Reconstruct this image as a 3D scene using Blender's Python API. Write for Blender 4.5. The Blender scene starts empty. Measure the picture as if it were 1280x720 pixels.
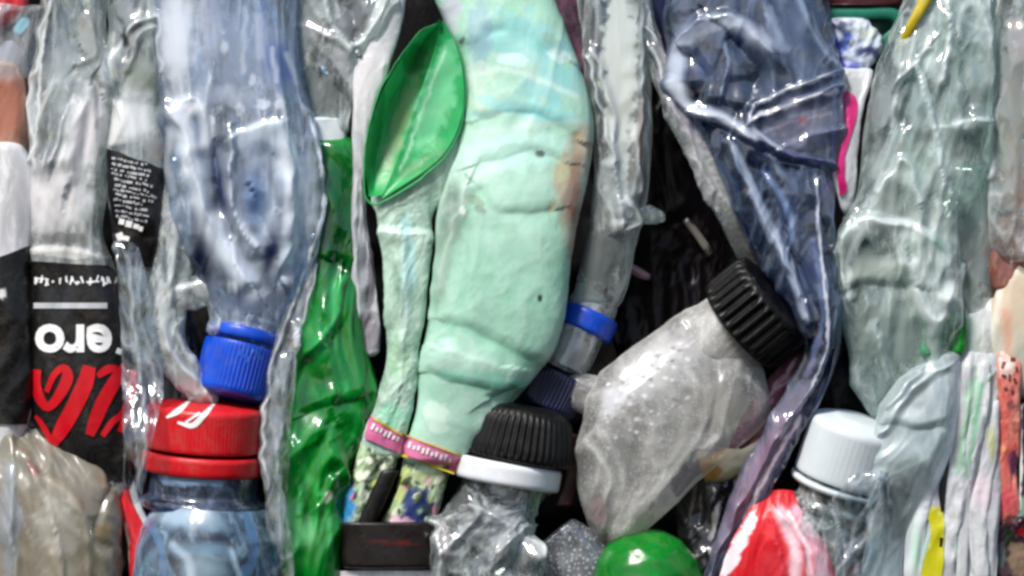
import bpy, bmesh, math
import numpy as np
from mathutils import Vector, Matrix
from mathutils.bvhtree import BVHTree

# ------------------------------------------------------------------ basics
S = 0.0002            # metres for one photo pixel (the frame is 0.256 m wide)
CAMD = 4000.0         # camera distance in the same units
scene = bpy.context.scene
COL = scene.collection
WORLD = {}            # object name -> (world verts, faces), used to lay labels on bodies


def srgb(c):
    c = np.asarray(c, float)
    return np.where(c <= 0.04045, c / 12.92, ((c + 0.055) / 1.055) ** 2.4)


def to_world(x, y, d):
    """photo pixel + distance in front of the bale face -> metres"""
    k = (CAMD - d) / CAMD
    return np.stack([(x - 640) * k * S, -d * S, (360 - y) * k * S], -1)


# ------------------------------------------------------------------ noise
_rng = np.random.RandomState(7)
_perm = _rng.permutation(256)
_perm = np.concatenate([_perm, _perm, _perm])
_g = _rng.normal(size=(256, 3))
_g /= np.linalg.norm(_g, axis=1)[:, None]


def perlin(p):
    p = np.asarray(p, float)
    i = np.floor(p).astype(int)
    f = p - i
    u = f * f * f * (f * (f * 6 - 15) + 10)
    i &= 255
    out = 0
    for dx in (0, 1):
        wx = u[..., 0] if dx else 1 - u[..., 0]
        for dy in (0, 1):
            wy = u[..., 1] if dy else 1 - u[..., 1]
            for dz in (0, 1):
                wz = u[..., 2] if dz else 1 - u[..., 2]
                h = _perm[_perm[_perm[i[..., 0] + dx] + ((i[..., 1] + dy) & 255)] + ((i[..., 2] + dz) & 255)]
                g = _g[h]
                dot = g[..., 0] * (f[..., 0] - dx) + g[..., 1] * (f[..., 1] - dy) + g[..., 2] * (f[..., 2] - dz)
                out = out + wx * wy * wz * dot
    return out * 1.5


_cell = _rng.rand(256, 3)


def dents(q):
    """concave dents that meet in sharp polygon ridges: height and ridge strength"""
    i = np.floor(q).astype(int); f = q - i
    f1 = np.full(q.shape[:-1], 9.); f2 = np.full(q.shape[:-1], 9.)
    for dx in (-1, 0, 1):
        for dy in (-1, 0, 1):
            for dz in (-1, 0, 1):
                k = _perm[_perm[_perm[(i[..., 0] + dx) & 255] + ((i[..., 1] + dy) & 255)] + ((i[..., 2] + dz) & 255)]
                c = _cell[k]
                d = (c[..., 0] + dx - f[..., 0]) ** 2 + (c[..., 1] + dy - f[..., 1]) ** 2 + (c[..., 2] + dz - f[..., 2]) ** 2
                f2 = np.minimum(f2, np.maximum(f1, d)); f1 = np.minimum(f1, d)
    return np.minimum(f1, 1.2), np.clip(1 - (np.sqrt(f2) - np.sqrt(f1)) / .09, 0, 1)


def crumple(p, seed, lam, st, ang, octs=3, sharp=.0014, facet=0.):
    """sharp creases with shallow hollows between them, drawn out along the axis; returns height, crease strength"""
    ca, sa = math.cos(ang), math.sin(ang)
    a = (p[..., 0] * ca + p[..., 1] * sa) / (lam * st)
    b = (-p[..., 0] * sa + p[..., 1] * ca) / lam
    q = np.stack([a, b, p[..., 2] / (lam * 1.6)], -1) + np.array([seed * 7.31, seed * 3.77, seed * 1.93])
    w = np.stack([perlin(q * .8 + 11.3), perlin(q * .8 + 27.1), perlin(q * .8 + 41.7)], -1)
    q = q + w * 0.75
    h = np.zeros(p.shape[:-1]); wear = np.zeros(p.shape[:-1])
    amp = 1.0; fr = 1.0
    for o in range(octs):
        n = perlin(q * fr + o * 19.7)
        m = 0.55 + 0.9 * np.clip(perlin(q * fr * .5 + 70 + o * 5) + .35, 0, 1)
        h += amp * m * (0.42 - np.sqrt(n * n + sharp) * 1.6)
        wear += (amp ** .6) * m * (.7 * np.exp(-(n / 0.06) ** 2) + .5 * np.exp(-(n / .2) ** 2))
        amp *= 0.46; fr *= 2.05
        q = q[..., [1, 0, 2]] * np.array([1, .8, 1]) if o == 1 else q
    h += 0.8 * perlin(q * .45 + 90)
    if facet:
        q0 = np.stack([a, b, p[..., 2] / (lam * 1.6)], -1) * 1.15 + np.array([seed * 5.1, seed * 2.3, seed * 4.7])
        dh, dw = dents(q0 + w * .3)
        h = h * (1 - .45 * facet) + facet * 2.1 * (dh - .35)
        wear = wear * (1 - .4 * facet) + facet * .8 * dw * np.clip(perlin(q * 1.3 + 5) * 1.6 + .7, 0, 1)
    return h, np.clip(wear * .5, 0, 1)


def seg_dist(px, py, line):
    best = np.full(px.shape, 1e9); side = np.ones(px.shape)
    for (x0, y0), (x1, y1) in zip(line[:-1], line[1:]):
        vx, vy = x1 - x0, y1 - y0
        t = np.clip(((px - x0) * vx + (py - y0) * vy) / (vx * vx + vy * vy + 1e-9), 0, 1)
        d = np.hypot(px - x0 - t * vx, py - y0 - t * vy)
        near = d < best
        side = np.where(near, np.sign(vx * (py - y0) - vy * (px - x0)), side)
        best = np.where(near, d, best)
    return best, side


def smooth_line(pts, n=8):
    pts = np.asarray(pts, float)
    if len(pts) < 3:
        return pts
    return hermite(pts, (len(pts) - 1) * n + 1)


def hermite(pts, n):
    pts = np.asarray(pts, float)
    m = np.gradient(pts, axis=0)
    t = np.linspace(0, len(pts) - 1, n)
    i = np.minimum(t.astype(int), len(pts) - 2)
    f = (t - i)[:, None]
    p0, p1, m0, m1 = pts[i], pts[i + 1], m[i], m[i + 1]
    return (2 * f**3 - 3 * f**2 + 1) * p0 + (f**3 - 2 * f**2 + f) * m0 + (-2 * f**3 + 3 * f**2) * p1 + (f**3 - f**2) * m1


def paint_attr(x, y, blobs, seed):
    """stains, prints, dirt and painted-in highlights and shade: (cx, cy, rx, ry, turn, colour, strength)"""
    col = np.zeros(x.shape + (4,))
    if not blobs:
        return col
    p = np.stack([x / 16., y / 16., np.full_like(x, seed * 2.7)], -1)
    n1 = perlin(p) + .5 * perlin(p * 2.3 + 9) + .3 * perlin(p * 5 + 33)
    for bl in blobs:
        if bl[0] == 'L':                                    # soft line along a fold, often a painted highlight
            _, pts, wd, c, a = bl
            dist, _ = seg_dist(x + n1 * 2.5, y + n1 * 2.5, smooth_line(pts))
            k = np.exp(-(dist / (wd * .66)) ** 3) * a
        elif bl[0] == 'S':                                  # soft patch
            _, cx, cy, rx, ry, rot, c, a = bl
            r = math.radians(rot)
            u = ((x - cx) * math.cos(r) + (y - cy) * math.sin(r)) / rx
            v = (-(x - cx) * math.sin(r) + (y - cy) * math.cos(r)) / ry
            k = np.exp(-((u * u + v * v) * np.maximum(.3, 1 + .5 * n1)) ** 1.6) * a
        else:
            cx, cy, rx, ry, rot, c, a = bl
            k = None
        if k is not None:
            na = k + col[..., 3] * (1 - k)
            col[..., :3] = (srgb(c) * k[..., None] + col[..., :3] * (col[..., 3] * (1 - k))[..., None]) / np.maximum(na, 1e-6)[..., None]
            col[..., 3] = na
            continue
        r = math.radians(rot)
        u = ((x - cx) * math.cos(r) + (y - cy) * math.sin(r)) / rx
        v = (-(x - cx) * math.sin(r) + (y - cy) * math.cos(r)) / ry
        e = np.sqrt(u * u + v * v) + n1 * .45
        k = np.clip((1.15 - e) / .4, 0, 1)
        k = k * k * (3 - 2 * k) * a
        na = k + col[..., 3] * (1 - k)
        rgb = (srgb(c) * k[..., None] + col[..., :3] * (col[..., 3] * (1 - k))[..., None]) / np.maximum(na, 1e-6)[..., None]
        col[..., :3] = rgb; col[..., 3] = na
    return col


# ------------------------------------------------------------------ objects
def meshobj(name, verts, faces, material, parent=None, col=None, wear=None, smooth=True):
    """one mesh object; verts are world metres, moved to the parent's (or their own) centre"""
    verts = np.asarray(verts, float).reshape(-1, 3)
    if parent is not None:
        org = np.array(parent['_org'])
    else:
        org = (verts.min(0) + verts.max(0)) / 2
    me = bpy.data.meshes.new(name)
    v = verts - org
    if isinstance(faces, np.ndarray):
        nf, k = faces.shape
        me.vertices.add(len(v)); me.vertices.foreach_set('co', v.astype(np.float32).ravel())
        me.loops.add(nf * k); me.loops.foreach_set('vertex_index', faces.astype(np.int32).ravel())
        me.polygons.add(nf); me.polygons.foreach_set('loop_start', np.arange(0, nf * k, k, dtype=np.int32))
        me.update(calc_edges=True); me.validate()
    else:
        me.from_pydata([tuple(a) for a in v], [], faces)
    if smooth:
        me.polygons.foreach_set('use_smooth', np.ones(len(me.polygons), bool))
    if col is None: col = np.zeros((len(me.vertices), 4))
    if True:
        a = me.attributes.new('stain_and_light', 'FLOAT_COLOR', 'POINT'); a.data.foreach_set('color', np.asarray(col, np.float32).ravel())
    if wear is not None:
        a = me.attributes.new('wear', 'FLOAT', 'POINT'); a.data.foreach_set('value', np.asarray(wear, np.float32).ravel())
    me.materials.append(material)
    o = bpy.data.objects.new(name, me); COL.objects.link(o)
    if parent is not None:
        o.parent = parent
    else:
        o.location = org; o['_org'] = [float(c) for c in org]
    WORLD[o.name] = (verts, faces)
    return o


def thing(name, label, cat, at, group=None):
    o = bpy.data.objects.new(name, None); COL.objects.link(o)
    w = to_world(*[float(c) for c in at])
    o.location = w; o['_org'] = [float(c) for c in w]
    o.empty_display_size = .01
    o['label'] = label; o['category'] = cat
    if group: o['group'] = group
    return o


def tag(o, label, cat, group=None, kind=None):
    if label: o['label'] = label
    if cat: o['category'] = cat
    if group: o['group'] = group
    if kind: o['kind'] = kind
    return o


def rung(r):
    if len(r) == 3:
        y, a, b = r
        return (a, y, b, y)
    return r


def tube(name, rungs, material, parent=None, d=0., T=40., seed=1, amp=7., lam=45., st=2.5, folds=(), paint=(),
         n=2.6, flat=.62, taper=(.05, .05), ang=None, clear=(), fine=.0, octs=4, broad=1.3, facet=None):
    """a squashed hollow body: rungs go down its two outlines, T is its half depth, then creases are pressed into it"""
    R = np.array([rung(r) for r in rungs], float)
    L = np.hypot(*np.diff((R[:, :2] + R[:, 2:]) / 2, axis=0).T).sum()
    nv = int(np.clip(L / n, 12, 400))
    Wd = np.hypot(R[:, 2] - R[:, 0], R[:, 3] - R[:, 1]).max()
    dd = np.full(len(R), float(d)) if np.isscalar(d) else np.asarray(d, float)
    TT = np.full(len(R), float(T)) if np.isscalar(T) else np.asarray(T, float)
    H = hermite(np.column_stack([R, dd, TT]), nv)
    nu = int(np.clip((2 * Wd + 2.5 * TT.max()) / n, 24, 420))
    v = np.linspace(0, 1, nv)
    tp = np.ones(nv)
    if taper[0] > 0: tp *= np.sqrt(np.clip(v / taper[0], 0.002, 1) * (2 - np.clip(v / taper[0], 0, 1)))
    if taper[1] > 0: tp *= np.sqrt(np.clip((1 - v) / taper[1], 0.002, 1) * (2 - np.clip((1 - v) / taper[1], 0, 1)))
    th = np.linspace(0, 2 * math.pi, nu, endpoint=False) + .01
    c, s = np.cos(th), np.sin(th)
    cx = np.sign(c) * np.abs(c) ** .85; sx = np.sign(s) * np.abs(s) ** flat
    C = (H[:, :2] + H[:, 2:4]) / 2; W = (H[:, 2:4] - H[:, :2]) / 2
    wt = .45 + .55 * tp
    P = np.zeros((nv, nu, 3))
    P[..., 0] = C[:, None, 0] + W[:, None, 0] * cx * wt[:, None]
    P[..., 1] = C[:, None, 1] + W[:, None, 1] * cx * wt[:, None]
    P[..., 2] = H[:, None, 4] + H[:, None, 5] * tp[:, None] * sx
    if ang is None:
        ax = C[-1] - C[0]; ang = math.atan2(ax[1], ax[0])
    du = np.roll(P, -1, 1) - np.roll(P, 1, 1); dv = np.gradient(P, axis=0)
    N = np.cross(du, dv); N /= np.linalg.norm(N, axis=2)[..., None] + 1e-9
    out = P - np.concatenate([C[:, None, :], H[:, None, 4:5]], -1)
    N *= np.sign((N * out).sum(2))[..., None] + 1e-6
    if material.get('clear'): amp = amp * 1.2
    if facet is None: facet = .6 if material.get('clear') else .12
    h, wear = crumple(P, seed, lam * broad, st, ang, octs, facet=facet)
    edge = np.clip(np.minimum(v, 1 - v) * 14, .1, 1)[:, None]
    h = h * amp * edge
    if fine:
        q = P / 7. + seed
        h = h + fine * (np.abs(perlin(q)) - .2) * edge
    wob = perlin(P / 28. + seed * 1.3); wob2 = perlin(P / 28. + 50 + seed)
    front = np.clip(s * 4 + .6, 0, 1)[None, :]
    for (line, w, a) in folds:
        ln = smooth_line(line)
        px = P[..., 0] + 5 * wob; py = P[..., 1] + 5 * wob2
        dist, sd = seg_dist(px, py, ln)
        k = np.clip(1 - dist / w, 0, 1) ** 1.2
        kg = np.clip(1 - dist / (w * np.where(sd > 0, 4.2, 1.1)), 0, 1) ** 1.5   # steep on one side, long slope on the other
        h = h + a * kg * front * (.75 + .5 * wob)
        wear = np.clip(wear * (1 - .6 * k * front) + (k ** 2) * front * (1 if a > 0 else -1), 0, 1.3)
    P2 = P + N * h[..., None]
    if clear:      # places where the wall stayed clean and clear
        k = paint_attr(P2[..., 0], P2[..., 1], [('S', c[0], c[1], c[2] * 1.25, c[3] * 1.25, c[4], (0, 0, 0), c[5]) for c in clear], seed + 5)[..., 3]
        wear = wear * (1 - .8 * k) - .8 * k
    col = paint_attr(P2[..., 0], P2[..., 1], paint, seed)
    verts = to_world(P2[..., 0], P2[..., 1], P2[..., 2]).reshape(-1, 3)
    c0 = verts[:nu].mean(0); c1 = verts[-nu:].mean(0)
    verts = np.vstack([verts, c0, c1])
    i = np.arange(nv - 1)[:, None] * nu; j = np.arange(nu)[None, :]; j2 = (j + 1) % nu
    q = np.stack([i + j, i + j2, i + nu + j2, i + nu + j], -1).reshape(-1, 4)
    tri = np.concatenate([np.stack([q[:, 0], q[:, 1], q[:, 2]], 1), np.stack([q[:, 0], q[:, 2], q[:, 3]], 1)])
    jj = np.arange(nu); a0 = nv * nu
    cap0 = np.stack([np.full(nu, a0), (jj + 1) % nu, jj], 1)
    cap1 = np.stack([np.full(nu, a0 + 1), (nv - 1) * nu + jj, (nv - 1) * nu + (jj + 1) % nu], 1)
    tri = np.concatenate([tri, cap0, cap1])
    col = np.vstack([col.reshape(-1, 4), np.zeros((2, 4))]); wear = np.concatenate([wear.ravel(), [0, 0]])
    return meshobj(name, verts, tri, material, parent, col, wear)


def ribbon(name, path, width, material, parent=None, **kw):
    """a folded band that follows a path"""
    p = smooth_line(path, 3); m = len(p)
    w = np.interp(np.linspace(0, 1, m), np.linspace(0, 1, len(width)), width) if hasattr(width, '__len__') else np.full(m, float(width))
    for key in ('d', 'T'):
        if hasattr(kw.get(key), '__len__'): kw[key] = list(np.interp(np.linspace(0, 1, m), np.linspace(0, 1, len(kw[key])), kw[key]))
    t = np.gradient(p, axis=0); t /= np.linalg.norm(t, axis=1)[:, None]
    nn = np.stack([-t[:, 1], t[:, 0]], 1)
    a = p - nn * w[:, None] / 2; b = p + nn * w[:, None] / 2
    return tube(name, [(a[k, 0], a[k, 1], b[k, 0], b[k, 1]) for k in range(m)], material, parent, **kw)


def bvh(o):
    vs, fs = WORLD[o.name]
    return BVHTree.FromPolygons([tuple(a) for a in vs], [tuple(int(b) for b in f) for f in fs], all_triangles=False)


CAM = Vector((0, -CAMD * S, 0))


def drape_pts(x, y, tree, lift, dflt):
    """lay flat pixel points on the front of a body, a little proud of it"""
    res = np.zeros(x.shape + (3,))
    last = dflt
    for k in np.ndindex(x.shape):
        w = to_world(x[k], y[k], 0.)
        dr = (Vector(w) - CAM).normalized()
        hit = tree.ray_cast(CAM, dr)
        if hit[0] is not None:
            dep = -hit[0].y / S; last = dep
        else:
            dep = last - 4
        res[k] = (x[k], y[k], dep + lift)
    return res


def grid_faces(nv, nu):
    i = np.arange(nv - 1)[:, None] * nu; j = np.arange(nu - 1)[None, :]
    q = np.stack([i + j, i + j + 1, i + nu + j + 1, i + nu + j], -1).reshape(-1, 4)
    return q


def drape(name, rungs, host, material, parent=None, lift=1.5, n=3.2, rough=1.5, seed=3, paint=(), dflt=20., wrap=0.):
    R = np.array([rung(r) for r in rungs], float)
    L = np.hypot(*np.diff((R[:, :2] + R[:, 2:]) / 2, axis=0).T).sum()
    Wd = np.hypot(R[:, 2] - R[:, 0], R[:, 3] - R[:, 1]).max()
    nv = int(np.clip(L / n, 6, 160)); nu = int(np.clip(Wd / n, 6, 140))
    H = hermite(R, nv)
    u = np.linspace(0, 1, nu)[None, :]
    x = H[:, None, 0] * (1 - u) + H[:, None, 2] * u; y = H[:, None, 1] * (1 - u) + H[:, None, 3] * u
    q = np.stack([x / 18., y / 18., np.full_like(x, seed * 3.1)], -1)
    x = x + perlin(q) * rough; y = y + perlin(q + 50) * rough
    tree = host if isinstance(host, BVHTree) else bvh(host)
    P = drape_pts(x, y, tree, lift, dflt)
    # soften the drape slightly so the film bridges the finest creases
    for _ in range(2):
        Z = P[..., 2]; Zp = np.pad(Z, 1, mode='edge')
        P[..., 2] = np.maximum(Z, .25 * (Zp[:-2, 1:-1] + Zp[2:, 1:-1] + Zp[1:-1, :-2] + Zp[1:-1, 2:]))
    _, wear = crumple(P, seed, 30, 2, 1.5)
    col = paint_attr(P[..., 0], P[..., 1], paint, seed)
    v1 = to_world(P[..., 0], P[..., 1], P[..., 2]).reshape(-1, 3)
    return meshobj(name, v1, grid_faces(nv, nu), material, parent, col.reshape(-1, 4), wear.ravel())


def stroke(name, line, w, host, material, parent, lift=2.2, n=2.5):
    """a pen stroke of width w (number or list) laid on a body"""
    ln = np.asarray(line, float)
    ww = np.full(len(ln), float(w)) if np.isscalar(w) else np.asarray(w, float)
    L = np.hypot(*np.diff(ln, axis=0).T).sum()
    H = hermite(np.column_stack([ln, ww]), int(max(8, L / n)))
    t = np.gradient(H[:, :2], axis=0); t /= np.linalg.norm(t, axis=1)[:, None] + 1e-9
    nn = np.stack([-t[:, 1], t[:, 0]], 1)
    u = np.linspace(-.5, .5, 5)[None, :, None]
    xy = H[:, None, :2] + nn[:, None, :] * u * H[:, None, 2:3]
    tree = host if isinstance(host, BVHTree) else bvh(host)
    P = drape_pts(xy[..., 0], xy[..., 1], tree, lift, 20.)
    return meshobj(name, to_world(P[..., 0], P[..., 1], P[..., 2]).reshape(-1, 3), grid_faces(len(H), 5), material, parent)


def marks(name, rects, host, material, parent, lift=2.2):
    """small printed marks (x, y, w, h, turn) in one printed layer"""
    tree = host if isinstance(host, BVHTree) else bvh(host)
    V = []; F = []
    for (x, y, w, h, r) in rects:
        c, s = math.cos(math.radians(r)), math.sin(math.radians(r))
        u, v = np.meshgrid(np.linspace(-.5, .5, max(2, int(w / 5) + 2)), np.linspace(-.5, .5, 3))
        X = x + u * w * c - v * h * s; Y = y + u * w * s + v * h * c
        P = drape_pts(X, Y, tree, lift, 20.)
        b = len(V)
        V += [tuple(a) for a in to_world(P[..., 0], P[..., 1], P[..., 2]).reshape(-1, 3)]
        F += [tuple(int(k) + b for k in f) for f in grid_faces(*u.shape)]
    return meshobj(name, V, F, material, parent)


def lettering(name, body, cx, cy, size, turn, host, material, parent, lift=2.4, bold=.03, sx=1., mirror=False):
    cu = bpy.data.curves.new('tmp', 'FONT'); cu.body = body; cu.size = 1; cu.align_x = 'CENTER'; cu.align_y = 'CENTER'
    cu.offset = bold; cu.resolution_u = 4
    ob = bpy.data.objects.new('tmp', cu); COL.objects.link(ob)
    bpy.context.view_layer.update()
    me = bpy.data.meshes.new_from_object(ob.evaluated_get(bpy.context.evaluated_depsgraph_get()))
    bpy.data.objects.remove(ob); bpy.data.curves.remove(cu)
    bm = bmesh.new(); bm.from_mesh(me); bpy.data.meshes.remove(me)
    bmesh.ops.triangulate(bm, faces=bm.faces[:])
    bmesh.ops.subdivide_edges(bm, edges=[e for e in bm.edges if e.calc_length() > .12], cuts=2, use_grid_fill=True)
    bmesh.ops.triangulate(bm, faces=bm.faces[:])
    co = np.array([v.co[:2] for v in bm.verts]); bm.verts.index_update()
    fs = [tuple(v.index for v in f.verts) for f in bm.faces]; bm.free()
    c, s = math.cos(math.radians(turn)), math.sin(math.radians(turn))
    px = co[:, 0] * size * sx * (-1 if mirror else 1); py = -co[:, 1] * size
    X = cx + px * c - py * s; Y = cy + px * s + py * c
    tree = host if isinstance(host, BVHTree) else bvh(host)
    P = drape_pts(X, Y, tree, lift, 20.)
    return meshobj(name, to_world(P[:, 0], P[:, 1], P[:, 2]), fs, material, parent)


def frame(axis):
    a = np.asarray(axis, float); a /= np.linalg.norm(a)
    r = np.array([0, 0, 1.]); e1 = np.cross(a, r); e1 /= np.linalg.norm(e1); e2 = np.cross(a, e1)
    return a, e1, e2


def lathe(name, base, axis, prof, material, parent, nt=140, ridges=0, rdepth=0., rspan=(0, 1), dent=0., seed=5, lam=40, paint=(), squash=1.):
    """profile (radius, height) turned about an axis given in picture axes (right, down, towards the viewer)"""
    a, e1, e2 = frame(axis)
    prof = np.asarray(prof, float)
    seg = [prof[0]]
    for p, q in zip(prof[:-1], prof[1:]):
        m = max(1, int(np.hypot(*(q - p)) / 4))
        for k in range(1, m + 1): seg.append(p + (q - p) * k / m)
    seg = np.array(seg); nv = len(seg)
    if ridges: nt = ridges * 8
    th = np.linspace(0, 2 * math.pi, nt, endpoint=False)
    r = np.repeat(seg[:, :1], nt, 1); hgt = np.repeat(seg[:, 1:], nt, 1)
    if ridges:
        wave = np.clip(np.cos(th * ridges) * 1.6, -1, 1)[None, :]
        hh = seg[:, 1]; lo, hi = rspan
        on = np.clip((hh - lo) / 4, 0, 1) * np.clip((hi - hh) / 4, 0, 1)
        r = r + rdepth * wave * on[:, None]
    P = np.asarray(base, float) + a * hgt[..., None] + r[..., None] * (np.cos(th)[None, :, None] * e1 + squash * np.sin(th)[None, :, None] * e2)
    wear = np.zeros(r.shape)
    if dent:
        N = np.cos(th)[None, :, None] * e1 + np.sin(th)[None, :, None] * e2
        h, wear = crumple(P, seed, lam, 1.8, math.atan2(a[1], a[0]))
        P = P + N * (h * dent * np.clip(seg[:, :1] / (seg[:, 0].max() * .3), 0, 1))[..., None]
    col = paint_attr(P[..., 0], P[..., 1], paint, seed)
    i = np.arange(nv - 1)[:, None] * nt; j = np.arange(nt)[None, :]; j2 = (j + 1) % nt
    q = np.stack([i + j, i + j2, i + nt + j2, i + nt + j], -1).reshape(-1, 4)
    return meshobj(name, to_world(P[..., 0], P[..., 1], P[..., 2]).reshape(-1, 3), q, material, parent, col.reshape(-1, 4), wear.ravel())


def cap(parent, base, axis, r, h, material, ridges=60, depth=1.6, ring_material=None, ring_h=.22, name='cap', dome=.05):
    pr = [(r * .2, 2), (r * .985, 2), (r * 1.0, 4), (r * .985, h * .9), (r * .95, h * .97), (r * .88, h * 1.0), (r * .5, h * (1 + dome)), (.5, h * (1 + dome))]
    c = lathe(name, base, axis, pr, material, parent, ridges=ridges, rdepth=depth, rspan=(6, h * .9))
    if ring_material is not None:
        a, _, _ = frame(axis)
        b = np.asarray(base, float) - a * (h * ring_h + 3)
        c['_org'] = parent['_org'] if '_org' in parent else [0, 0, 0]
        lathe('tamper_ring', b, axis, [(r * .8, 0), (r * 1.0, 0), (r * 1.03, 3), (r * 1.03, h * ring_h - 2), (r * 1.0, h * ring_h), (r * .8, h * ring_h)], ring_material, c, nt=160)
    return c


# ------------------------------------------------------------------ materials
def nodes(name):
    m = bpy.data.materials.new(name); m.use_nodes = True
    nt = m.node_tree; nt.nodes.clear()
    return m, nt, nt.nodes, nt.links


def rgba(c):
    return (*[float(x) for x in srgb(c)], 1.)


def noise_node(nt, scale, detail=4, rough=.6, dist=0., stretch=None, w=0.):
    tc = nt.nodes.new('ShaderNodeTexCoord'); mp = nt.nodes.new('ShaderNodeMapping')
    mp.inputs['Location'].default_value = (w, w * .7, w * 1.3)
    if stretch: mp.inputs['Scale'].default_value = stretch
    n = nt.nodes.new('ShaderNodeTexNoise'); n.inputs['Scale'].default_value = scale
    n.inputs['Detail'].default_value = detail; n.inputs['Roughness'].default_value = rough; n.inputs['Distortion'].default_value = dist
    nt.links.new(tc.outputs['Object'], mp.inputs['Vector']); nt.links.new(mp.outputs['Vector'], n.inputs['Vector'])
    return n


def math_node(nt, op, a, b=None, clamp=False):
    n = nt.nodes.new('ShaderNodeMath'); n.operation = op; n.use_clamp = clamp
    for k, x in enumerate((a, b)):
        if x is None: continue
        if isinstance(x, (int, float)): n.inputs[k].default_value = x
        else: nt.links.new(x, n.inputs[k])
    return n.outputs[0]


def remap(nt, v, a, b, c=0., d=1.):
    n = nt.nodes.new('ShaderNodeMapRange'); nt.links.new(v, n.inputs['Value'])
    for k, x in zip(('From Min', 'From Max', 'To Min', 'To Max'), (a, b, c, d)): n.inputs[k].default_value = x
    return n.outputs['Result']


def mix_col(nt, fac, a, b):
    n = nt.nodes.new('ShaderNodeMix'); n.data_type = 'RGBA'
    for k, x in ((0, fac), (6, a), (7, b)):
        if hasattr(x, 'is_linked') or isinstance(x, bpy.types.NodeSocket): nt.links.new(x, n.inputs[k])
        else: n.inputs[k].default_value = x
    return n.outputs[2]


def stain_light_color(nt, base):
    at = nt.nodes.new('ShaderNodeAttribute'); at.attribute_name = 'stain_and_light'  # real stains and prints, plus highlights and shade put into the colour
    return mix_col(nt, at.outputs['Alpha'], base, at.outputs['Color']), at.outputs['Alpha']


def bump(nt, height, strength, dist=.0006):
    b = nt.nodes.new('ShaderNodeBump'); b.inputs['Strength'].default_value = strength; b.inputs['Distance'].default_value = dist
    nt.links.new(height, b.inputs['Height'])
    return b.outputs['Normal']


def mat_solid(name, a, b=None, rough=.4, scale=90, bumps=.25, wearcol=None, weark=.0, trans=0., spec=.5, coat=0., lo=.38, hi=.66, stretch=(1, 1, .5), bscale=260, metal=0., dust=0.):
    """opaque or faintly see-through coloured plastic, paint, print or film"""
    m, nt, N, L = nodes(name)
    out = N.new('ShaderNodeOutputMaterial'); p = N.new('ShaderNodeBsdfPrincipled')
    b = a if b is None else b
    n = noise_node(nt, scale, 5, .62, .4, stretch)
    base = mix_col(nt, remap(nt, n.outputs['Fac'], lo, hi), rgba(a), rgba(b))
    base, _ = stain_light_color(nt, base)
    if wearcol is not None:
        at = N.new('ShaderNodeAttribute'); at.attribute_name = 'wear'
        base = mix_col(nt, math_node(nt, 'MULTIPLY', at.outputs['Fac'], weark, True), base, rgba(wearcol))
    if dust:       # dried dirt, in flecks and rubbed patches
        nd = noise_node(nt, 150, 6, .72, 1.2, None, 7.)
        base = mix_col(nt, remap(nt, nd.outputs['Fac'], .5, .72, 0, dust), base, rgba((.52, .48, .42)))
    L.new(base, p.inputs['Base Color'])
    p.inputs['Specular IOR Level'].default_value = spec; p.inputs['Coat Weight'].default_value = coat
    p.inputs['Metallic'].default_value = metal
    n2 = noise_node(nt, bscale, 6, .65, .6, (1, 1, .6), 3.)
    L.new(remap(nt, n2.outputs['Fac'], .3, .75, rough * .65, min(1, rough * 1.4)), p.inputs['Roughness'])
    nb = bump(nt, n2.outputs['Fac'], bumps)
    L.new(nb, p.inputs['Normal'])
    if trans:
        t = N.new('ShaderNodeBsdfTranslucent'); L.new(base, t.inputs['Color']); L.new(nb, t.inputs['Normal'])
        mx = N.new('ShaderNodeMixShader'); mx.inputs['Fac'].default_value = trans
        L.new(p.outputs[0], mx.inputs[1]); L.new(t.outputs[0], mx.inputs[2]); L.new(mx.outputs[0], out.inputs['Surface'])
    else:
        L.new(p.outputs[0], out.inputs['Surface'])
    return m


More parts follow.
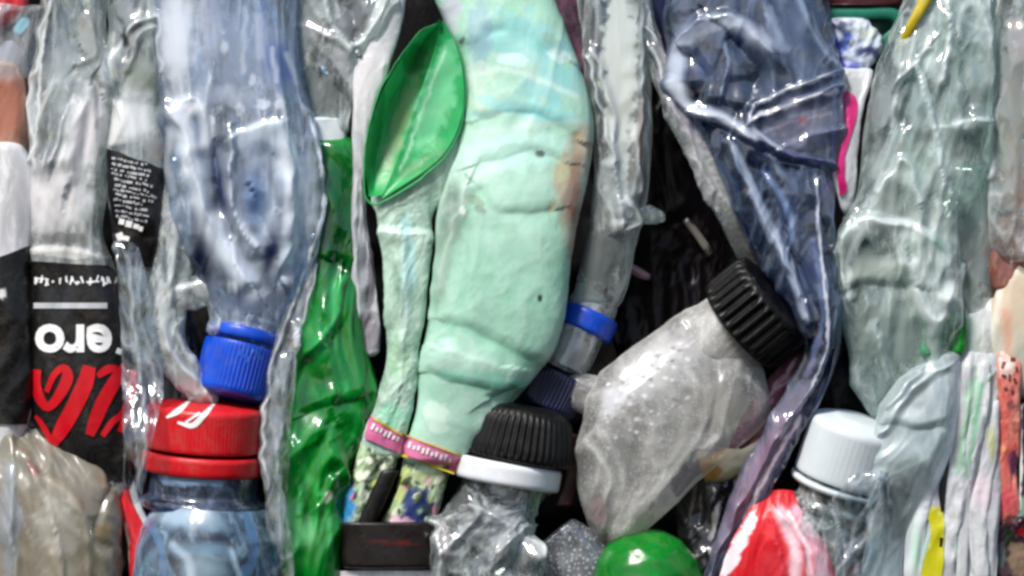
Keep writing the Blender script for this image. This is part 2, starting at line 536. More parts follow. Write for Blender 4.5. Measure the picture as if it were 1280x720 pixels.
def mat_clear(name, tint=(.93, .95, .96), film=(.8, .83, .86), haze=.18, wear=.45, gloss=.12, rough=.2, dirt=.2, scale=60, bumps=.24, bscale=150, speck=0., stretch=(1, 1, .16), scuff=.35):
    """thin see-through bottle wall: tinted transparency, sky reflections, milky stress-whitening in the creases, painted highlights and a film of dirt"""
    m, nt, N, L = nodes(name)
    out = N.new('ShaderNodeOutputMaterial')
    n = noise_node(nt, scale, 4, .55, .6, stretch)
    n2 = noise_node(nt, bscale, 3, .5, .9, (1, 1, .4), 3.)
    nb = bump(nt, n2.outputs['Fac'], bumps)
    at = N.new('ShaderNodeAttribute'); at.attribute_name = 'wear'
    fac = math_node(nt, 'ADD', remap(nt, n.outputs['Fac'], .38, .70, haze, haze + dirt), math_node(nt, 'MULTIPLY', math_node(nt, 'SUBTRACT', at.outputs['Fac'], .2), wear))
    ns = noise_node(nt, 230, 5, .68, 1.4, (1, 1, .35), 9.)           # scuffs and rubbed flecks
    fac = math_node(nt, 'ADD', fac, remap(nt, ns.outputs['Fac'], .54, .68, 0., scuff))
    lw0 = N.new('ShaderNodeLayerWeight'); lw0.inputs['Blend'].default_value = .5
    fac = math_node(nt, 'ADD', fac, remap(nt, lw0.outputs['Facing'], .6, 1., 0., .4))
    if speck:
        vo = N.new('ShaderNodeTexVoronoi'); vo.inputs['Scale'].default_value = 1000
        tc = N.new('ShaderNodeTexCoord'); L.new(tc.outputs['Object'], vo.inputs['Vector'])
        sp = remap(nt, vo.outputs['Distance'], .12, .42, speck, 0.)
        fac = math_node(nt, 'ADD', fac, sp)
    col, alpha = stain_light_color(nt, rgba(film))
    fac = math_node(nt, 'MAXIMUM', fac, math_node(nt, 'MULTIPLY', alpha, .9), True)
    tr = N.new('ShaderNodeBsdfTransparent'); tr.inputs['Color'].default_value = rgba(tint)
    df = N.new('ShaderNodeBsdfDiffuse'); L.new(col, df.inputs['Color']); L.new(nb, df.inputs['Normal'])
    tl = N.new('ShaderNodeBsdfTranslucent'); L.new(col, tl.inputs['Color']); L.new(nb, tl.inputs['Normal'])
    dm = N.new('ShaderNodeMixShader'); dm.inputs['Fac'].default_value = .12
    L.new(df.outputs[0], dm.inputs[1]); L.new(tl.outputs[0], dm.inputs[2])
    a = N.new('ShaderNodeMixShader'); L.new(fac, a.inputs['Fac']); L.new(tr.outputs[0], a.inputs[1]); L.new(dm.outputs[0], a.inputs[2])
    lw = N.new('ShaderNodeLayerWeight'); lw.inputs['Blend'].default_value = .35; L.new(nb, lw.inputs['Normal'])
    gf = remap(nt, math_node(nt, 'POWER', lw.outputs['Facing'], 2.2), 0, 1, gloss, min(1., gloss + .5))
    gl = N.new('ShaderNodeBsdfGlossy'); gl.inputs['Roughness'].default_value = rough; L.new(nb, gl.inputs['Normal'])
    gl.inputs['Color'].default_value = (.95, .96, 1, 1)
    b = N.new('ShaderNodeMixShader'); L.new(gf, b.inputs['Fac']); L.new(a.outputs[0], b.inputs[1]); L.new(gl.outputs[0], b.inputs[2])
    L.new(b.outputs[0], out.inputs['Surface'])
    m['clear'] = 1
    return m
# ------------------------------------------------------------------ material set
CLEAR = mat_clear('clear_plastic', film=(.9, .92, .94), haze=.04, wear=.75, dirt=.28, gloss=.09, rough=.13)
CLEAR_GREY = mat_clear('clear_grey_plastic', tint=(.9, .93, .92), film=(.88, .91, .91), haze=.05, wear=.75, dirt=.34, gloss=.09, rough=.13)
CLEAR_GREEN = mat_clear('clear_greenish_plastic', tint=(.88, .95, .92), film=(.84, .90, .89), haze=.12, wear=.75, dirt=.36, gloss=.09, rough=.13)
CLEAR_BLUE = mat_clear('clear_blue_plastic', tint=(.74, .83, .92), film=(.84, .88, .94), haze=.08, wear=.8, dirt=.34, gloss=.09, rough=.13)
DEEP_BLUE = mat_clear('blue_tinted_plastic', tint=(.42, .52, .67), film=(.50, .57, .69), haze=.06, wear=.6, dirt=.22, scuff=.25, gloss=.09, rough=.13)
NECK_BLUE = mat_clear('blue_neck_plastic', tint=(.5, .70, .88), film=(.62, .78, .9), haze=.08, wear=.5, dirt=.3, gloss=.1, rough=.12)
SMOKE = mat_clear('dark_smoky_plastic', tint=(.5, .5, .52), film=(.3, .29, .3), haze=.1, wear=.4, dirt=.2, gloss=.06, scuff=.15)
MILKY = mat_clear('milky_plastic', tint=(.95, .95, .95), film=(.93, .93, .94), haze=.65, wear=.4, dirt=.3, gloss=.08, rough=.3)
FROST = mat_clear('frosted_plastic', tint=(.9, .92, .92), film=(.76, .82, .83), haze=.5, wear=.4, dirt=.25, gloss=.08, rough=.35, bumps=.3, scuff=.1)
DIRTY = mat_clear('dusty_frosted_plastic', tint=(.88, .88, .87), film=(.90, .90, .89), haze=.2, wear=.45, dirt=.34, gloss=.05, rough=.3, speck=.2, scuff=.08, bumps=.3)
BEIGE = mat_clear('dirty_beige_plastic', tint=(.8, .78, .7), film=(.64, .61, .54), haze=.42, wear=.5, dirt=.35, gloss=.08, rough=.28, bumps=.3, scuff=.15)
MAUVE = mat_clear('mauve_film', tint=(.6, .35, .45), film=(.55, .34, .42), haze=.4, wear=.7, dirt=.3, gloss=.05)
SPECKLED = mat_clear('speckled_grey_plastic', tint=(.6, .62, .65), film=(.7, .72, .75), haze=.15, wear=.2, dirt=.2, speck=.9, bumps=.9)
MINT = mat_solid('mint_painted_plastic', (.57, .78, .68), (.67, .82, .75), rough=.42, scale=60, bumps=.2, dust=.16, wearcol=(.83, .92, .88), weark=.4)
MINT_DULL = mat_solid('scuffed_mint_plastic', (.44, .58, .50), (.70, .81, .74), rough=.5, scale=170, bumps=.35, wearcol=(.85, .92, .9), weark=.4, lo=.3, hi=.62)
GREEN_IN = mat_solid('green_inside_plastic', (.10, .62, .32), (.18, .70, .40), trans=.15, rough=.45, scale=80, bumps=.4, dust=.18)
GREEN = mat_clear('green_bottle_plastic', tint=(.06, .5, .14), film=(.02, .50, .14), haze=.6, wear=.3, dirt=.35, gloss=.07, rough=.2, scale=60, bumps=.3, bscale=180)
GREEN_BRIGHT = mat_solid('glossy_green_plastic', (.03, .48, .12), (.05, .58, .17), rough=.28, bumps=.3, trans=.2, dust=.25)
GREEN_DOME = mat_solid('dark_glossy_green_plastic', (.02, .42, .10), (.04, .52, .15), rough=.25, bumps=.3, trans=.1, dust=.3)
BLUE_CAP = mat_solid('blue_cap_plastic', (.0, .22, .68), (.01, .30, .78), rough=.36, bumps=.2, dust=.25)
NAVY = mat_solid('dark_navy_plastic', (.03, .07, .22), (.05, .10, .3), rough=.4, bumps=.2)
RED_CAP = mat_solid('red_cap_plastic', (.76, .05, .10), (.84, .10, .14), dust=.3, rough=.4, bumps=.15)
BLACK = mat_solid('black_cap_plastic', (.012, .012, .015), (.03, .028, .03), dust=.07, spec=.3, rough=.42, bumps=.3)
BLACK_LABEL = mat_solid('black_label_film', (.035, .035, .04), (.08, .075, .08), rough=.3, bumps=.5, wearcol=(.2, .2, .21), weark=.2, dust=.14)
WHITE = mat_solid('white_plastic', (.84, .86, .88), (.88, .89, .9), rough=.4, bumps=.2, dust=.2)
WHITE_CAP = mat_solid('pale_cap_plastic', (.84, .88, .9), (.88, .91, .92), rough=.55, bumps=.1, trans=.2, dust=.08)
WHITE_PRINT = mat_solid('white_print', (.93, .93, .93), rough=.4, bumps=.1)
GREY_PRINT = mat_solid('grey_print', (.62, .64, .66), (.8, .8, .82), rough=.4, bumps=.1)
RED_PRINT = mat_solid('red_print', (.80, .05, .12), (.72, .03, .09), rough=.35, bumps=.2)
PINK_PRINT = mat_solid('pink_print', (.85, .5, .66), (.8, .38, .58), rough=.4, bumps=.3)
YELLOW = mat_solid('yellow_plastic', (.66, .58, .05), (.80, .72, .16), scale=220, dust=.3, rough=.4, bumps=.3)
YELLOW_PRINT = mat_solid('yellow_print', (.74, .72, .06), (.84, .83, .42), lo=.5, hi=.62, scale=200, rough=.4, bumps=.3)
TEAL = mat_solid('teal_green_plastic', (.02, .33, .27), (.03, .42, .32), rough=.35, bumps=.2)
FILM_WHITE = mat_solid('white_film', (.88, .89, .9), (.72, .73, .76), rough=.3, bumps=.6, scale=70, trans=.25)
RED_FILM = mat_solid('red_film', (.84, .03, .10), (.72, .02, .07), rough=.4, bumps=.4, wearcol=(.95, .6, .68), weark=.15)
DARK_FOIL = mat_solid('dark_printed_foil', (.16, .06, .11), (.42, .26, .34), rough=.3, bumps=.7, scale=240, lo=.45, hi=.65)
CRIMSON = mat_solid('crimson_film', (.3, .02, .06), (.2, .015, .04), rough=.4)
RUST = mat_solid('rusty_brown_plastic', (.62, .30, .2), (.74, .5, .42), rough=.5, bumps=.5, scale=80, trans=.1)
CREAM = mat_solid('cream_film', (.86, .78, .68), (.82, .84, .77), rough=.4, bumps=.3, scale=30, trans=.2)
PATTERN = mat_solid('printed_film', (.74, .82, .68), (.2, .27, .2), rough=.4, bumps=.5, scale=420, lo=.48, hi=.6)
DARK_TRAY = mat_solid('black_tray_plastic', (.06, .045, .045), (.1, .06, .06), rough=.35, bumps=.3)
RED_COLUMN = mat_solid('faded_red_print', (.74, .33, .3), (.84, .58, .5), rough=.4, bumps=.4, scale=150)
BAG = mat_solid('white_bag_film', (.86, .9, .95), (.8, .85, .93), rough=.35, bumps=.5, trans=.2)
OCHRE = mat_solid('ochre_plastic', (.66, .5, .22), (.78, .74, .62), rough=.4, bumps=.5, scale=120, lo=.4, hi=.6)
INTERIOR = mat_solid('bale_interior', (.012, .012, .014), (.04, .036, .04), rough=.9, bumps=.8, spec=.1, scale=60)  # near-black base puts the deep shade of the gaps into the colour

GRP = 'crushed bottles pressed into the bale'

# ------------------------------------------------------------------ the dark inside of the bale
def background():
    n = 220
    x, y = np.meshgrid(np.linspace(-700, 1980, n), np.linspace(-700, 1420, n))
    P = np.stack([x, y, np.zeros_like(x)], -1)
    h, w = crumple(P, 77, 150, 1.4, 1.3)
    d = -330 + 55 * h
    o = meshobj('background', to_world(x, y, d).reshape(-1, 3), grid_faces(n, n), INTERIOR, None, np.zeros((n * n, 4)), w.ravel())
    tag(o, 'dark inside of the bale seen in the gaps', None, kind='structure')
    del o['label']
background()

# ------------------------------------------------------------------ left side
# red scrap and rust coloured bottle at the left border
o = tube('plastic_scrap', [(-40, -40, 20), (-5, -40, 34), (18, -40, 28), (36, -40, 5)], RED_FILM, None, d=10, T=20, seed=3, amp=5)
tag(o, 'pinkish red plastic scrap in the upper left corner', 'plastic scrap')
o = tube('crushed_bottle', [(5, -50, 58), (30, -50, 58), (60, -50, 54), (85, -50, 44), (104, -50, 30)], CLEAR, None, d=5, T=30, seed=4, amp=8, paint=[(27, 34, 8, 14, 30, (.62, .88, .97), .9), (10, 70, 25, 20, 0, (.8, .8, .83), .6)])  # the light blue spot is a painted sparkle
tag(o, 'pale blue clear bottle shoulder at left border below the red scrap', 'bottle', GRP)
o = tube('crushed_bottle', [(75, -60, 22), (105, -60, 34), (150, -60, 40), (195, -60, 34), (230, -60, 25)], mat_clear('rusty_orange_plastic', tint=(.85, .7, .62), film=(.74, .46, .35), haze=.6, wear=.4, dirt=.35, gloss=.08, rough=.3), None, d=12, T=35, seed=5, amp=5, paint=[('S', 6, 200, 34, 26, 0, (.70, .68, .60), .85), ('S', 5, 85, 40, 16, 0, (.8, .76, .74), .8), ('S', 36, 140, 8, 40, 0, (.7, .62, .58), .6)])
tag(o, 'rusty orange bottle end at left border above the white one', 'bottle', GRP)

# white bottle with a black label at the left border
t = thing('crushed_bottle', 'white bottle with plain black label at the left border', 'bottle', (-20, 420, 0), GRP)
b = tube('body', [(175, -70, 25), (205, -70, 42), (250, -70, 44), (300, -70, 41), (420, -70, 41), (520, -70, 40), (600, -70, 20)], MILKY, t, d=22, T=38, seed=6, amp=4, lam=60)
drape('label', [(-70, 322, 6, 309), (-70, 345, 41, 298 + 8), (-70, 400, 42, 400), (-70, 480, 44, 480), (-70, 530, 34, 530)][1:], b, BLACK_LABEL, t, lift=3, paint=[(2, 366, 5, 7, 0, (.9, .9, .9), 1)])

# upside-down bottle with the black and red label
t = thing('crushed_bottle', 'clear bottle with upside down black label lettered in white and red', 'bottle', (95, 400, 0), GRP)
b = tube('body', [(-60, 50, 132), (0, 50, 136), (60, 46, 142), (110, 44, 150), (150, 40, 142), (200, 36, 138), (250, 32, 136), (290, 36, 130), (330, 36, 142), (400, 36, 160), (480, 36, 167), (550, 44, 170), (600, 80, 170), (650, 100, 168)],
         CLEAR_GREY, t, d=[5, 5, 10, 15, 20, 22, 22, 22, 24, 26, 26, 22, 15, 5], T=[45] * 8 + [38] * 6, seed=7, amp=5, lam=48, st=3,
         folds=[([(60, -10), (50, 60), (46, 130), (40, 200)], 5, 9), ([(108, 20), (118, 60), (98, 80)], 9, 7), ([(84, 130), (75, 170), (68, 200)], 8, 8), ([(112, 112), (95, 160), (86, 220)], 16, 9), ([(105, 70), (125, 110)], 9, -9), ([(40, 314), (120, 318)], 10, 4)],
         paint=[('S', 108, 165, 24, 62, 18, (.95, .93, .95), .9), ('S', 65, 250, 56, 50, -12, (.95, .94, .95), .95), ('L', [(92, 120), (82, 165), (72, 205)], 6, (.95, .97, .97), .8), ('L', [(62, 0), (52, 60), (48, 130), (40, 200)], 4, (.93, .95, .95), .8), ('S', 78, 90, 20, 60, 4, (.72, .76, .76), .5), ('S', 115, 60, 14, 40, 10, (.46, .47, .44), .6), ('L', [(118, 105), (122, 160)], 5, (.4, .38, .36), .5), (80, 315, 42, 9, 4, (.9, .9, .88), .95), (80, 297, 30, 8, 0, (.45, .46, .44), .8), (112, 30, 14, 30, 10, (.55, .55, .52), .6)])  # the thin white line down the left edge is a painted highlight
lb = drape('label', [(36, 326, 136, 332), (36, 345, 150, 350), (36, 400, 160, 400), (36, 470, 166, 470), (36, 530, 168, 545), (62, 556, 168, 585), (100, 590, 166, 606)], b, BLACK_LABEL, t, lift=2.5, rough=1)
lb['_org'] = t['_org']
LT = bvh(lb)
rng = np.random.RandomState(5)
rects = []
xx = 42
while xx < 150:                                         # a worn line of bold capitals, too small to read
    w = rng.uniform(5, 8)
    if not 58 < xx < 70:
        for q in range(rng.randint(2, 4)):
            rects.append((xx + rng.uniform(.2, .8) * w, 351 + rng.uniform(-3, 3), rng.uniform(1.6, 2.6), rng.uniform(5, 10), rng.choice([0, 0, 18, -20, 90])))
    else:
        rects.append((xx + 3, 352, 2.6, 2.6, 0))
    xx += w + 1.5
marks('small_print', rects, LT, WHITE_PRINT, lb)
marks('rule_line', [(88, 382, 92, 7, 0)], LT, GREY_PRINT, lb)
lettering('lettering', 'ero', 92, 428, 68, 180, LT, WHITE_PRINT, lb, bold=.03, sx=1.0)
marks('printed_dot', [(149, 439, 7, 7, 20)], LT, WHITE_PRINT, lb)
for ln, w in (([(46, 462), (45, 485), (57, 508), (70, 500), (84, 474), (80, 460), (68, 468), (58, 490)], [8, 10, 8, 9, 11, 7, 6, 5]),
              ([(112, 458), (106, 480), (92, 510), (78, 535), (66, 556)], [12, 15, 15, 14, 8]),
              ([(64, 552), (52, 530), (44, 520)], [6, 5, 3]),
              ([(160, 458), (148, 470), (130, 500), (118, 528), (112, 544)], [12, 12, 13, 12, 8]),
              ([(163, 462), (164, 490), (158, 520), (150, 540)], [11, 9, 9, 5]),
              ([(128, 545), (140, 528), (152, 518), (160, 500)], [5, 6, 6, 5]),
              ([(122, 470), (134, 462), (146, 460)], [5, 8, 5])):
    w = [k * 1.35 for k in w]
    stroke('script_stroke', ln, w, LT, RED_PRINT, lb)

# bottle with the printed black label
t = thing('crushed_bottle', 'clear bottle with tilted black label of fine white print', 'bottle', (170, 250, 0), GRP)
b = tube('body', [(-60, 130, 205), (0, 134, 200), (60, 136, 204), (120, 134, 206), (170, 132, 214), (220, 134, 208), (270, 138, 204), (320, 146, 200), (400, 150, 200), (470, 160, 204), (510, 170, 200)],
         CLEAR_GREY, t, d=[0, 5, 10, 18, 24, 26, 24, 18, 5, -5, -5], T=38, seed=8, amp=5, lam=42,
         folds=[([(195, 22), (165, 35), (148, 70), (143, 100)], 8, 10), ([(205, 35), (175, 48), (158, 90)], 7, 8), ([(150, 30), (158, 55)], 7, -8), ([(140, 125), (150, 150), (140, 180)], 8, 6)],
         paint=[('S', 176, 98, 26, 26, -40, (.50, .53, .44), .9), ('S', 165, 150, 32, 32, -10, (.95, .96, .96), .95), ('L', [(140, 180), (150, 130)], 8, (.95, .96, .96), .8), ('S', 196, 188, 14, 16, -30, (.55, .51, .49), .9), (150, 20, 20, 20, 0, (.36, .4, .42), .7)])
lb = drape('label', [(134, 185, 208, 212), (134, 225, 206, 236), (138, 265, 202, 275), (142, 300, 198, 305), (150, 330, 196, 335)], b, BLACK_LABEL, t, lift=2.5)
lb['_org'] = t['_org']; LT = bvh(lb)
rects = []
for row in range(12):
    y0 = 198 + row * 6.4 + rng.uniform(-.8, .8); xx = 137 + row * .6 + rng.uniform(0, 4)
    while xx < rng.uniform(182, 196) - row * .4:
        w = rng.choice([1.4, 2, 3, 5, 8])
        rects.append((xx + w / 2, y0 + (xx - 140) * .2 + rng.uniform(-.9, .9), w, rng.uniform(1.6, 3.6), rng.uniform(0, 25))); xx += w + rng.choice([.8, 1.2, 2, 4])
marks('small_print', rects, LT, GREY_PRINT, lb)
marks('large_print', [(152, 277, 7, 7, 10), (161, 280, 8, 8, 12), (170, 283, 7, 6, 14), (176, 286, 5, 6, 10), (150, 296, 9, 10, -20), (158, 298, 7, 6, 15)], LT, WHITE_PRINT, lb)

# clear blue bottle with blue cap
t = thing('crushed_bottle', 'large clear bluish bottle hanging cap down with bright blue cap', 'bottle', (300, 250, 0), GRP)
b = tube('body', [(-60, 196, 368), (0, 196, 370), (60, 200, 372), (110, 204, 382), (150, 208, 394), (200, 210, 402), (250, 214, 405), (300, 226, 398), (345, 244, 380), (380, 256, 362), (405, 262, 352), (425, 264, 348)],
         CLEAR_BLUE, t, d=[20, 22, 28, 32, 34, 36, 36, 34, 32, 30, 28, 26], T=[50, 52, 52, 50, 48, 45, 45, 42, 40, 38, 38, 36], seed=9, amp=5, lam=36, st=5, n=2.3,
         folds=[([(388, 140), (400, 200), (404, 255), (388, 320), (362, 395)], 4, 10), ([(222, 140), (240, 190), (252, 250), (276, 300), (312, 352)], 15, 15), ([(222, 130), (245, 122), (258, 150), (262, 180)], 9, 5),
                ([(292, 172), (288, 215), (292, 262), (306, 292), (318, 306)], 5, 11), ([(290, 172), (318, 160), (348, 152)], 6, 4), ([(348, 155), (362, 210), (366, 280), (354, 330)], 9, 10),
                ([(268, 185), (272, 240), (284, 290)], 13, -16), ([(320, 250), (338, 300), (352, 345)], 15, -10), ([(340, 200), (345, 260)], 9, -8), ([(244, 0), (246, 60)], 6, -8), ([(200, 20), (204, 90)], 9, 5)],
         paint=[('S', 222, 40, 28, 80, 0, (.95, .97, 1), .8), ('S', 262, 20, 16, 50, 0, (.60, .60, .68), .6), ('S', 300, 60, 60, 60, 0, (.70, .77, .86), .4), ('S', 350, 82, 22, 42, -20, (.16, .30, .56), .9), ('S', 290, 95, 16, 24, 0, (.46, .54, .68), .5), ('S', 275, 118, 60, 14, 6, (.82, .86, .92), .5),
                ('S', 330, 240, 40, 90, 0, (.66, .74, .84), .5), ('S', 272, 235, 15, 62, -8, (.05, .13, .30), 1), ('S', 318, 245, 18, 42, 0, (.28, .42, .62), .85), ('S', 338, 322, 18, 36, 20, (.05, .11, .26), 1), ('S', 250, 328, 23, 46, 0, (.04, .09, .20), 1), ('S', 312, 378, 40, 14, 0, (.28, .36, .52), .7),  # deep blue patches paint the dark interior seen through the wall
                ('L', [(224, 132), (230, 165), (244, 225), (262, 275), (286, 318), (316, 360)], 23, (.86, .90, .95), .9), ('L', [(222, 142), (248, 134), (258, 156), (256, 185)], 15, (.95, .97, 1), .85), ('L', [(230, 150), (244, 210)], 9, (.95, .97, 1), .7), ('L', [(212, 165), (209, 205), (216, 240)], 10, (.88, .92, .95), .5),  # white strokes from here on paint highlight bands along the folds
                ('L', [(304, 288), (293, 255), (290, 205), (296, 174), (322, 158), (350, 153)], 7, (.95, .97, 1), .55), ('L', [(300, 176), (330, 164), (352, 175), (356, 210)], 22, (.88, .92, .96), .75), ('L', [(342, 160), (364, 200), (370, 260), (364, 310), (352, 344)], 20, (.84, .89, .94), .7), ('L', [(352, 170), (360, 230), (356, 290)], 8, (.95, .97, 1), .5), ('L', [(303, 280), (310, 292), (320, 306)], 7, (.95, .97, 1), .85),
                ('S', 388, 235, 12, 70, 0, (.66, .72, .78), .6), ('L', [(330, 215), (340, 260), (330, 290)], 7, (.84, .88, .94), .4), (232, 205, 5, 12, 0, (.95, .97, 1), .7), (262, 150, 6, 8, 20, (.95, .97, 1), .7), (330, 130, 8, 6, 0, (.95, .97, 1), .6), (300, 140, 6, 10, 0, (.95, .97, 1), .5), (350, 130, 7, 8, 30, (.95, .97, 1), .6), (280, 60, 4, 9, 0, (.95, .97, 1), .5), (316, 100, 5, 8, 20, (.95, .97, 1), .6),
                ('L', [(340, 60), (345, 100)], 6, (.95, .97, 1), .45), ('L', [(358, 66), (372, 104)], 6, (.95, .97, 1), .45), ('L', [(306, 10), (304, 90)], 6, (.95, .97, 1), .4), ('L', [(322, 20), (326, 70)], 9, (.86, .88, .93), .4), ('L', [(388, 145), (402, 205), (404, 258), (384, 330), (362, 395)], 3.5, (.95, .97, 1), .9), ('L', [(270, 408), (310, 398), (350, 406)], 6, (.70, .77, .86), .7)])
ax = (-.24, .97, .1)
lathe('neck', (312, 392, 24), ax, [(47, -12), (44, 4), (42, 18), (46, 20), (46, 25), (41, 26), (40, 34)], CLEAR_BLUE, t, dent=1.2)
c = cap(t, (304, 430, 26), ax, 48, 68, BLUE_CAP, 54, .6, BLUE_CAP)
c['_org'] = t['_org']
marks('cap_print', [(300 + k * 5.2, 441 + (k % 3) * 5 - k * .8, 3, 8 - (k % 2) * 3, 14) for k in range(6)], c, mat_solid('pale_blue_print', (.2, .45, .85), rough=.4), c, lift=1.0)

# curled grey film in front of it
o = tube('film_strip', [(185, 206, 248), (230, 204, 248), (280, 198, 244), (330, 192, 242), (380, 184, 232), (420, 184, 230), (450, 194, 244), (478, 218, 264), (505, 246, 276)], CLEAR_GREY, None,
         d=[22, 30, 36, 42, 46, 48, 46, 44, 40], T=[12, 14, 15, 15, 15, 15, 13, 10, 5], seed=12, amp=4, lam=26, st=3,
         folds=[([(222, 200), (220, 300), (208, 400), (214, 440), (262, 494)], 9, 9), ([(236, 240), (230, 330), (220, 400)], 6, -5)],
         paint=[(226, 260, 14, 70, 4, (.84, .86, .86), .75), (206, 400, 12, 50, 0, (.78, .8, .8), .75), (235, 478, 24, 10, 40, (.82, .84, .84), .7)])
tag(o, 'curled grey clear film strip reaching down to the red cap', 'film strip')
o = tube('film_strip', [(222, 340, 222, 388), (240, 345, 242, 385), (262, 342, 260, 382), (280, 352, 268, 392), (288, 382, 264, 402), (284, 412, 262, 418)], CLEAR_GREY, None, d=46, T=9, seed=13, amp=3, lam=22,
         folds=[([(226, 360), (262, 356), (280, 372), (276, 408)], 9, 8)], paint=[(262, 362, 22, 10, 0, (.82, .83, .83), .7)])
tag(o, 'short hooked grey film strip right above the blue cap', 'film strip')
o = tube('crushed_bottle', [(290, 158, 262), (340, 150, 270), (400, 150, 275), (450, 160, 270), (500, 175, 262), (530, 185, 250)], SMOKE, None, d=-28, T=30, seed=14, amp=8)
tag(o, 'dark smoky bottle in shade behind the curled film', 'bottle', GRP)

# red cap bottle
t = thing('upright_bottle', 'clear blue bottle standing with a red cap', 'bottle', (252, 640, 0))
ax = (.06, -1, .12)
b = lathe('body', (249, 900, 8), ax, [(95, 0), (95, 180), (92, 215), (87, 238), (78, 256), (72, 266), (68, 272)], NECK_BLUE, t, dent=2.0, lam=45, seed=4,
          paint=[('S', 225, 645, 56, 16, 3, (.80, .89, .96), .75), ('S', 255, 712, 34, 22, 0, (.66, .76, .80), .7), ('L', [(310, 640), (318, 690), (300, 730)], 10, (.22, .45, .66), .8), ('S', 262, 655, 25, 10, 0, (.42, .52, .56), .6), ('L', [(215, 680), (235, 700), (240, 730)], 9, (.84, .9, .95), .7), ('L', [(180, 640), (200, 680), (205, 730)], 8, (.30, .46, .68), .7), ('S', 255, 686, 40, 8, 0, (.34, .52, .64), .6), ('L', [(290, 690), (300, 720)], 6, (.8, .9, .95), .7)])
lathe('neck', (253, 628, 22), ax, [(66, -14), (70, -10), (79, -6), (80, 2), (72, 6), (68, 10), (67, 50)], DEEP_BLUE, t, dent=.6,
      paint=[(240, 600, 45, 10, 4, (.62, .76, .9), .8), (180, 600, 16, 20, 0, (.03, .08, .25), .8)])
c = cap(t, (254, 563, 26), ax, 74, 58, RED_CAP, 90, .12, RED_CAP, ring_h=.42)
c['_org'] = t['_org']
for ln in ([(208, 522), (222, 514), (238, 500)], [(222, 528), (240, 532), (252, 522), (268, 504)], [(232, 528), (250, 516)]):
    stroke('white_stroke', ln, [3] + [7] * (len(ln) - 2) + [3], c, WHITE_PRINT, c, lift=1.0)  # curved white strokes on the upper left of the cap

# dirty beige bottle in the lower left corner
o = tube('crushed_bottle', [(505, -50, 16), (525, -50, 34), (548, -50, 70), (575, -50, 124), (605, -50, 147), (640, -50, 157), (690, -50, 156), (790, -50, 150)], BEIGE, None, d=[10, 14, 20, 28, 34, 36, 36, 36], T=[20, 25, 32, 40, 46, 50, 50, 50], seed=16, amp=7, lam=55, st=2.2, ang=1.1,
         folds=[([(36, 575), (48, 610), (75, 680), (80, 740)], 6, 6), ([(60, 600), (100, 640), (110, 720)], 12, 7), ([(145, 600), (120, 660), (150, 700)], 8, -7), ([(20, 520), (15, 620), (20, 740)], 6, 7)],
         paint=[(70, 660, 26, 40, -20, (.80, .79, .75), .7), (110, 590, 34, 14, 30, (.72, .69, .62), .6), (12, 650, 14, 70, 0, (.66, .70, .74), .7), (130, 665, 22, 10, 0, (.74, .65, .52), .6), (40, 585, 5, 14, -30, (.65, .4, .38), .8)])
tag(o, 'dirty beige grey crumpled bottle in the lower left corner', 'bottle', GRP)
o = tube('film_strip', [(580, 138, 150), (605, 146, 160), (630, 152, 168), (660, 155, 186), (700, 160, 206), (760, 165, 228)], RED_FILM, None, d=[34, 38, 40, 40, 42, 42], T=6, seed=17, amp=2.5, lam=25, paint=[(150, 598, 10, 14, 0, (.5, .05, .25), .9), (158, 690, 4, 40, 0, (.9, .75, .7), .8)])
tag(o, 'narrow red film strip beside the beige bottle', 'film strip')
o = tube('film_strip', [(595, 156, 166), (640, 166, 180), (680, 182, 200), (720, 202, 218), (770, 215, 240)], FILM_WHITE, None, d=38, T=4, seed=18, amp=2, lam=20)
tag(o, 'thin white film edge between red strip and the blue bottle', 'film strip')

# ------------------------------------------------------------------ green bottle and its neighbours
o = tube('crushed_bottle', [(170, 384, 446), (200, 382, 450), (250, 380, 450), (300, 380, 450), (350, 380, 450), (400, 374, 452), (450, 368, 462), (500, 352, 470), (545, 344, 460), (600, 340, 440), (660, 344, 430), (780, 352, 430)], GREEN, None,
         d=[22, 22, 22, 22, 22, 22, 22, 24, 26, 26, 26, 26], T=[22, 22, 22, 24, 26, 30, 34, 36, 36, 36, 36, 36], seed=19, amp=8, lam=44, st=2.2,
         folds=[([(425, 350), (418, 400), (390, 440)], 12, 12), ([(410, 430), (420, 480), (400, 540)], 10, 9), ([(370, 560), (378, 640), (370, 720)], 9, 8), ([(404, 620), (418, 600)], 7, 10), ([(420, 330), (440, 340)], 14, -10), ([(380, 520), (440, 500)], 12, -9)],
         paint=[('S', 400, 480, 120, 420, 0, (.03, .52, .16), .6), ('L', [(424, 345), (414, 400), (400, 440)], 14, (.25, .78, .42), .7), ('S', 405, 470, 24, 16, 0, (.02, .34, .10), .6), ('S', 420, 290, 30, 50, 0, (.01, .26, .12), .8), ('S', 420, 225, 26, 30, 0, (.02, .40, .18), .8), ('S', 400, 560, 40, 30, 0, (.04, .58, .18), .6), ('S', 386, 665, 14, 18, 0, (.45, .80, .5), .75), ('L', [(380, 590), (400, 620), (396, 660)], 8, (.20, .72, .32), .7), ('L', [(365, 540), (380, 580), (372, 640)], 6, (.16, .66, .30), .7), ('L', [(430, 480), (445, 520), (430, 570)], 9, (.10, .64, .26), .7), ('L', [(410, 640), (415, 700)], 6, (.30, .76, .40), .7), ('S', 390, 505, 20, 12, 20, (.02, .40, .12), .6), (410, 622, 5, 8, 30, (.9, .97, .85), .9), ('S', 356, 600, 10, 50, 0, (.16, .42, .24), .6)])  # lighter emerald strokes paint highlights into the green
tag(o, 'tall crushed bright green bottle left of the pink band', 'bottle', GRP)
t = thing('bottle_cap', 'pale grey white cap above the top of the green bottle', 'cap', (410, 190, 0))
